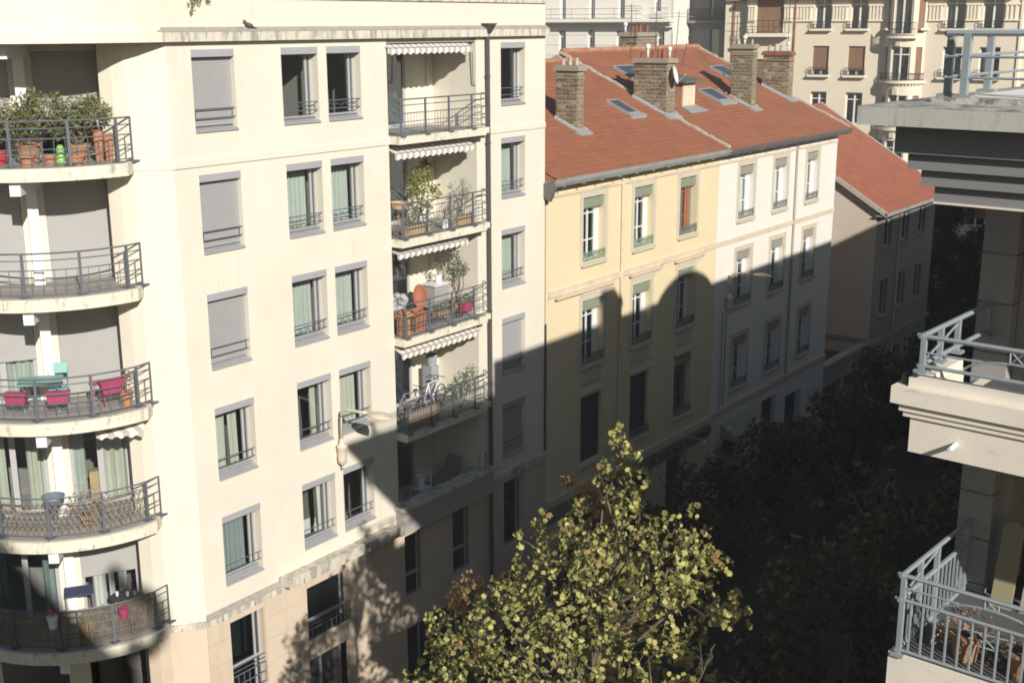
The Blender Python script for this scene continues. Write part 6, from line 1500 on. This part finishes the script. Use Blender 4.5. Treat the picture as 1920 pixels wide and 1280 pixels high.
one(lambda b: (b.hexa([lg(26.7, F4+.3, -1.15), lg(27.6, F4+.3, -1.15), lg(27.6, F4+.3, -.6), lg(26.7, F4+.3, -.6), lg(26.7, F4+.36, -1.15), lg(27.6, F4+.36, -1.15), lg(27.6, F4+.36, -.6), lg(26.7, F4+.36, -.6)]),), 'bed', M['grey_leather'], t); one(lambda b: b.hexa([lg(27.5, F4+.3, -1.15), lg(27.62, F4+.3, -1.15), lg(27.62, F4+.3, -.6), lg(27.5, F4+.3, -.6), lg(27.85, F4+.85, -1.15), lg(27.92, F4+.85, -1.15), lg(27.92, F4+.85, -.6), lg(27.85, F4+.85, -.6)]), 'headrest', M['grey_leather'], t)
for u in (26.75, 27.5): one(lambda b: b.fb(MAIN, u, u+.04, F4, F4+.3, -1.1, -.65), 'leg', M['greymetal'], t)
# window ornaments
v = WS[4]+.17
b = MB(); b.ball(lg(20.78, v+.16, -.42), .05, .12, .07, 8, 6); b.ball(lg(20.70, v+.3, -.42), .035, .04, .04, 8, 5); b.tube([lg(20.72, v+.18, -.42), lg(20.70, v+.3, -.42)], .025, 6); b.tube([lg(20.88, v+.18, -.42), lg(21.0, v+.26, -.42)], .02, 5, .04)
for du in (-.02, .03): b.tube([lg(20.78+du, v+.0, -.42), lg(20.78+du, v+.1, -.42)], .008, 4)
tag(b.build('bird_figure', M['white'], None, True), 'white bird figurine inside a lower window of the cream wall', 'figurine')
b = MB(); b.fb(MAIN, 20.98, 21.22, v, v+.42, -.46, -.44); tag(b.build('framed_card', M['curt_white']), 'white card standing behind the window beside the bird figurine', 'card')
b = MB(); b.lathe(lg(21.38, v, -.42), [(.05, 0), (.055, .15), (.02, .24), (.02, .36)], 10); tag(b.build('bottle', M['curt_cream']), 'pale bottle behind the window right of the white card', 'bottle')
# pigeon on the ledge and twigs hanging from the roof
t = thing('pigeon', MAIN.p(19.6, 20.25, .09), 'grey pigeon perched on the stained ledge under the parapet', 'bird'); q = MAIN.p(19.6, 20.30, .08)
b = MB(); n = 9; vs = []; fs = []
prof = [(-.20, .0, .012, .01), (-.12, .02, .03, .018), (-.05, .055, .055, .05), (.03, .075, .06, .06), (.09, .095, .048, .05), (.12, .13, .03, .032), (.135, .165, .03, .03), (.16, .175, .02, .02), (.195, .165, .006, .006)]
for a, z, ry, rz_ in prof:
    for j in range(8): vs.append(q+Vector((ry*math.cos(j*math.pi/4), -a, z+rz_*math.sin(j*math.pi/4))))
for i in range(len(prof)-1):
    for j in range(8): fs.append((i*8+j, i*8+(j+1) % 8, (i+1)*8+(j+1) % 8, (i+1)*8+j))
fs += [tuple(range(7, -1, -1)), tuple(range((len(prof)-1)*8, len(prof)*8))]
b.add(vs, fs); b.build('body', M['pigeon'], t, True); one(lambda b: (b.tube([q+Vector((.015, .0, .02)), q+Vector((.015, 0, -.05))], .006, 4), b.tube([q+Vector((-.015, 0.02, .02)), q+Vector((-.015, 0.02, -.05))], .006, 4)), 'leg', M['terra'], t)
t = thing('hanging_vine', MAIN.p(18.2, 21.06, .05), 'leafy vine tip hanging over the parapet at the top edge', 'plant')
b = MB()
for e in ((17.95, 20.62), (18.15, 20.78), (18.45, 20.86)): b.tube([MAIN.p(18.1, 21.1, .06), MAIN.p((18.1+e[0])/2+.03, (21.1+e[1])/2, .1), MAIN.p(e[0], e[1], .08)], .008, 4, .004)
b.build('stem', M['bark'], t)
b, _ = crown_mesh([(*MAIN.p(18.0, 20.86, .1), .12), (*MAIN.p(17.97, 20.68, .09), .06), (*MAIN.p(18.12, 20.95, .1), .12), (*MAIN.p(18.45, 20.92, .1), .08), (*MAIN.p(18.2, 21.1, .0), .2)], 600, .06, 'oval', .7); c = b.build('foliage', M['leaf_olean'], t); c['kind'] = 'stuff'
# own side: pots and boards on the lower corner balcony
for u, w_, lab in ((.62, -.34, 'ridged terracotta pot of dry plants left on the lower corner balcony'), (1.22, -.34, 'ridged terracotta pot right on the lower corner balcony')):
    c = CR.p(u, 13.765, w_); t = thing('flower_pot', c, lab, 'flower pot', 'terracotta pots on the corner balcony'); b = MB(); b.lathe(c, [(.12, 0), (.13, .05), (.125, .055), (.145, .14), (.14, .145), (.165, .24), (.185, .26), (.185, .3), (.15, .3), (.14, .2)], 18); b.build('bowl', M['terra_dull'], t); one(lambda b: b.lathe(c+Vector((0, 0, .2)), [(.14, 0), (.145, .06), (.05, .08)], 12), 'soil', M['bark'], t)
c = CR.p(.62, 14.05, -.34)
plant(*c, [(*(c+Vector((0, 0, .12))), .2), (*(c+Vector((-.2, .02, .08))), .18), (*(c+Vector((.2, 0, .06))), .18), (*(c+Vector((.34, .03, -.02))), .14), (*(c+Vector((-.25, -.05, -.1))), .15), (*(c+Vector((.3, -.05, -.18))), .12)], 420, .075, 'long', 'dry', 'tangle of dead brown leaves in the left corner balcony pot', 'plant', 26, tr=.007)
c = CR.p(1.22, 14.05, -.34)
plant(*c, [(*(c+Vector((0, 0, .1))), .2), (*(c+Vector((-.15, 0, .05))), .16), (*(c+Vector((.2, 0, .1))), .18)], 420, .06, 'long', 'leaf_blue', 'grey green thyme like plant in the right corner balcony pot', 'plant', 16, tr=.006)
def board(u, w_, h, wd, m, lab):
    b = MB(); F = CR; P = [F.p(u-wd/2, 13.765, w_), F.p(u+wd/2, 13.765, w_)]+[F.p(u+wd/2*math.cos(a*math.pi/10), 13.765+h-wd*.35+wd*.5*math.sin(a*math.pi/10), w_-.22) for a in range(11)]
    b.extr(P, CB*.04); tag(b.build('arched_board', M[m]), lab, 'board')
board(.50, -1.75, .98, .24, 'wood_yel', 'yellowish arched board leaning beside the stone pillar'); board(.84, -1.78, .95, .26, 'plaster_grey', 'grey arched board right of the yellowish one')
# ================================================================ cars at the far kerb
def car(x, y, m, lab):
    t = thing('parked_car', (x, y, -.1), lab, 'car', 'cars parked in the shaded street'); z = -.1
    side = [(-2.0, .35), (-2.05, .62), (-1.95, .88), (-1.2, .95), (-.75, 1.02), (.55, 1.02), (1.5, .9), (2.0, .75), (2.08, .5), (2.0, .3)]
    b = MB()
    for sx, w_ in ((1, .86),): b.extr([(x-w_, y+a, z+h) for a, h in side], (2*w_, 0, 0))
    b.build('body', M[m], t)
    b = MB(); lo = [(-1.75, .93), (1.2, .97)]; b.hexa([(x-.8, y-1.8, z+.9), (x+.8, y-1.8, z+.9), (x+.8, y+1.15, z+.98), (x-.8, y+1.15, z+.98), (x-.62, y-1.35, z+1.42), (x+.62, y-1.35, z+1.42), (x+.62, y+.35, z+1.44), (x-.62, y+.35, z+1.44)]); b.build('window', M['black'], t)
    b = MB(); b.hexa([(x-.6, y-1.3, z+1.42), (x+.6, y-1.3, z+1.42), (x+.6, y+.3, z+1.445), (x-.6, y+.3, z+1.445), (x-.5, y-1.2, z+1.47), (x+.5, y-1.2, z+1.47), (x+.5, y+.2, z+1.48), (x-.5, y+.2, z+1.48)]); b.build('roof', M[m], t)
    for a in (-1.3, 1.3):
        for s in (-1, 1):
            b = MB(); n = 14; X0, X1 = x+s*.70, x+s*.88
            b.extr([(X0, y+a+.31*math.cos(2*math.pi*i/n), z+.31+.31*math.sin(2*math.pi*i/n)) for i in range(n)], (X1-X0, 0, 0)); wh = b.build('wheel', M['rubber'], t)
            one(lambda b: b.extr([(X1+.002*s, y+a+.19*math.cos(2*math.pi*i/n), z+.31+.19*math.sin(2*math.pi*i/n)) for i in range(n)], (.01*s, 0, 0)), 'rim', M['greymetal'], wh)
    for s in (-1, 1):
        one(lambda b: b.box(x+s*.66-.14, x+s*.66+.14, y-2.07, y-1.96, z+.66, z+.84), 'tail_light', M['tail'], t); one(lambda b: b.box(x+s*.62-.18, x+s*.62+.18, y+1.96, y+2.05, z+.6, z+.74), 'headlight', M['lens'], t)
    one(lambda b: b.box(x-.26, x+.26, y-2.075, y-2.05, z+.42, z+.54), 'number_plate', M['white'], t)
car(-18.3, 45.6, 'car_dark', 'dark parked car with a red tail light at the far kerb'); car(-18.3, 50.6, 'car_pale', 'pale parked car ahead of the dark one')
# ================================================================ added unseen block, shaped to shadow the round tower and cut sky light
b = MB(); b.extr([(3.2, y, z) for y, z in ((-14, 0), (-14, 27), (-4.0, 27), (-2.73, 25.2), (-1.5, 23.14), (-.57, 21.61), (-.3, 21.25), (.4, 20.95), (.6, 20.4), (.62, 0))], (10.3, -6.1, 0)); tag(b.build('unseen_shadow_block', M['plaster_grey']), 'added grey block behind the viewpoint, unseen, shaped to shadow the round tower', 'building')
plant(3.3, .2, 20.9, [(3.3, 0.00, 23.25, .21), (3.3, 0.14, 23.00, .21), (3.3, 0.28, 22.75, .21), (3.3, 0.45, 22.55, .21), (3.3, 0.62, 22.38, .21), (3.3, 0.78, 22.22, .21), (3.3, 0.92, 22.02, .21), (3.3, 1.00, 21.78, .21), (3.3, 1.02, 21.50, .21), (3.3, 0.98, 21.25, .21), (3.3, 0.85, 21.05, .21), (3.3, 0.65, 20.92, .21), (3.3, 0.45, 21.00, .21), (3.3, 0.20, 21.15, .21)], 1500, .12, 'oval', 'leaf_blue', 'added arc of leaves behind the viewpoint, unseen, shading the round tower', 'shrub', 8)  # unseen leaf arc, added to cast the curved shadow on the tower
# ================================================================ thin sunlit haze in the air
hz = MB(); hz.box(-141, 101, -61, 201, -1.2, 28.5)
hm = bpy.data.materials.new('haze_air'); hm.use_nodes = True
_n = hm.node_tree; _n.nodes.remove(_n.nodes['Principled BSDF'])
_v = _n.nodes.new('ShaderNodeVolumePrincipled'); _v.inputs['Color'].default_value = (.95, .96, 1, 1); _v.inputs['Density'].default_value = .0010; _v.inputs['Anisotropy'].default_value = 0
_n.links.new(_v.outputs[0], _n.nodes['Material Output'].inputs['Volume'])
o = hz.build('haze', hm); o['kind'] = 'stuff'; o['label'] = 'thin pale sunlit haze in the air over the street'; o['category'] = 'haze'
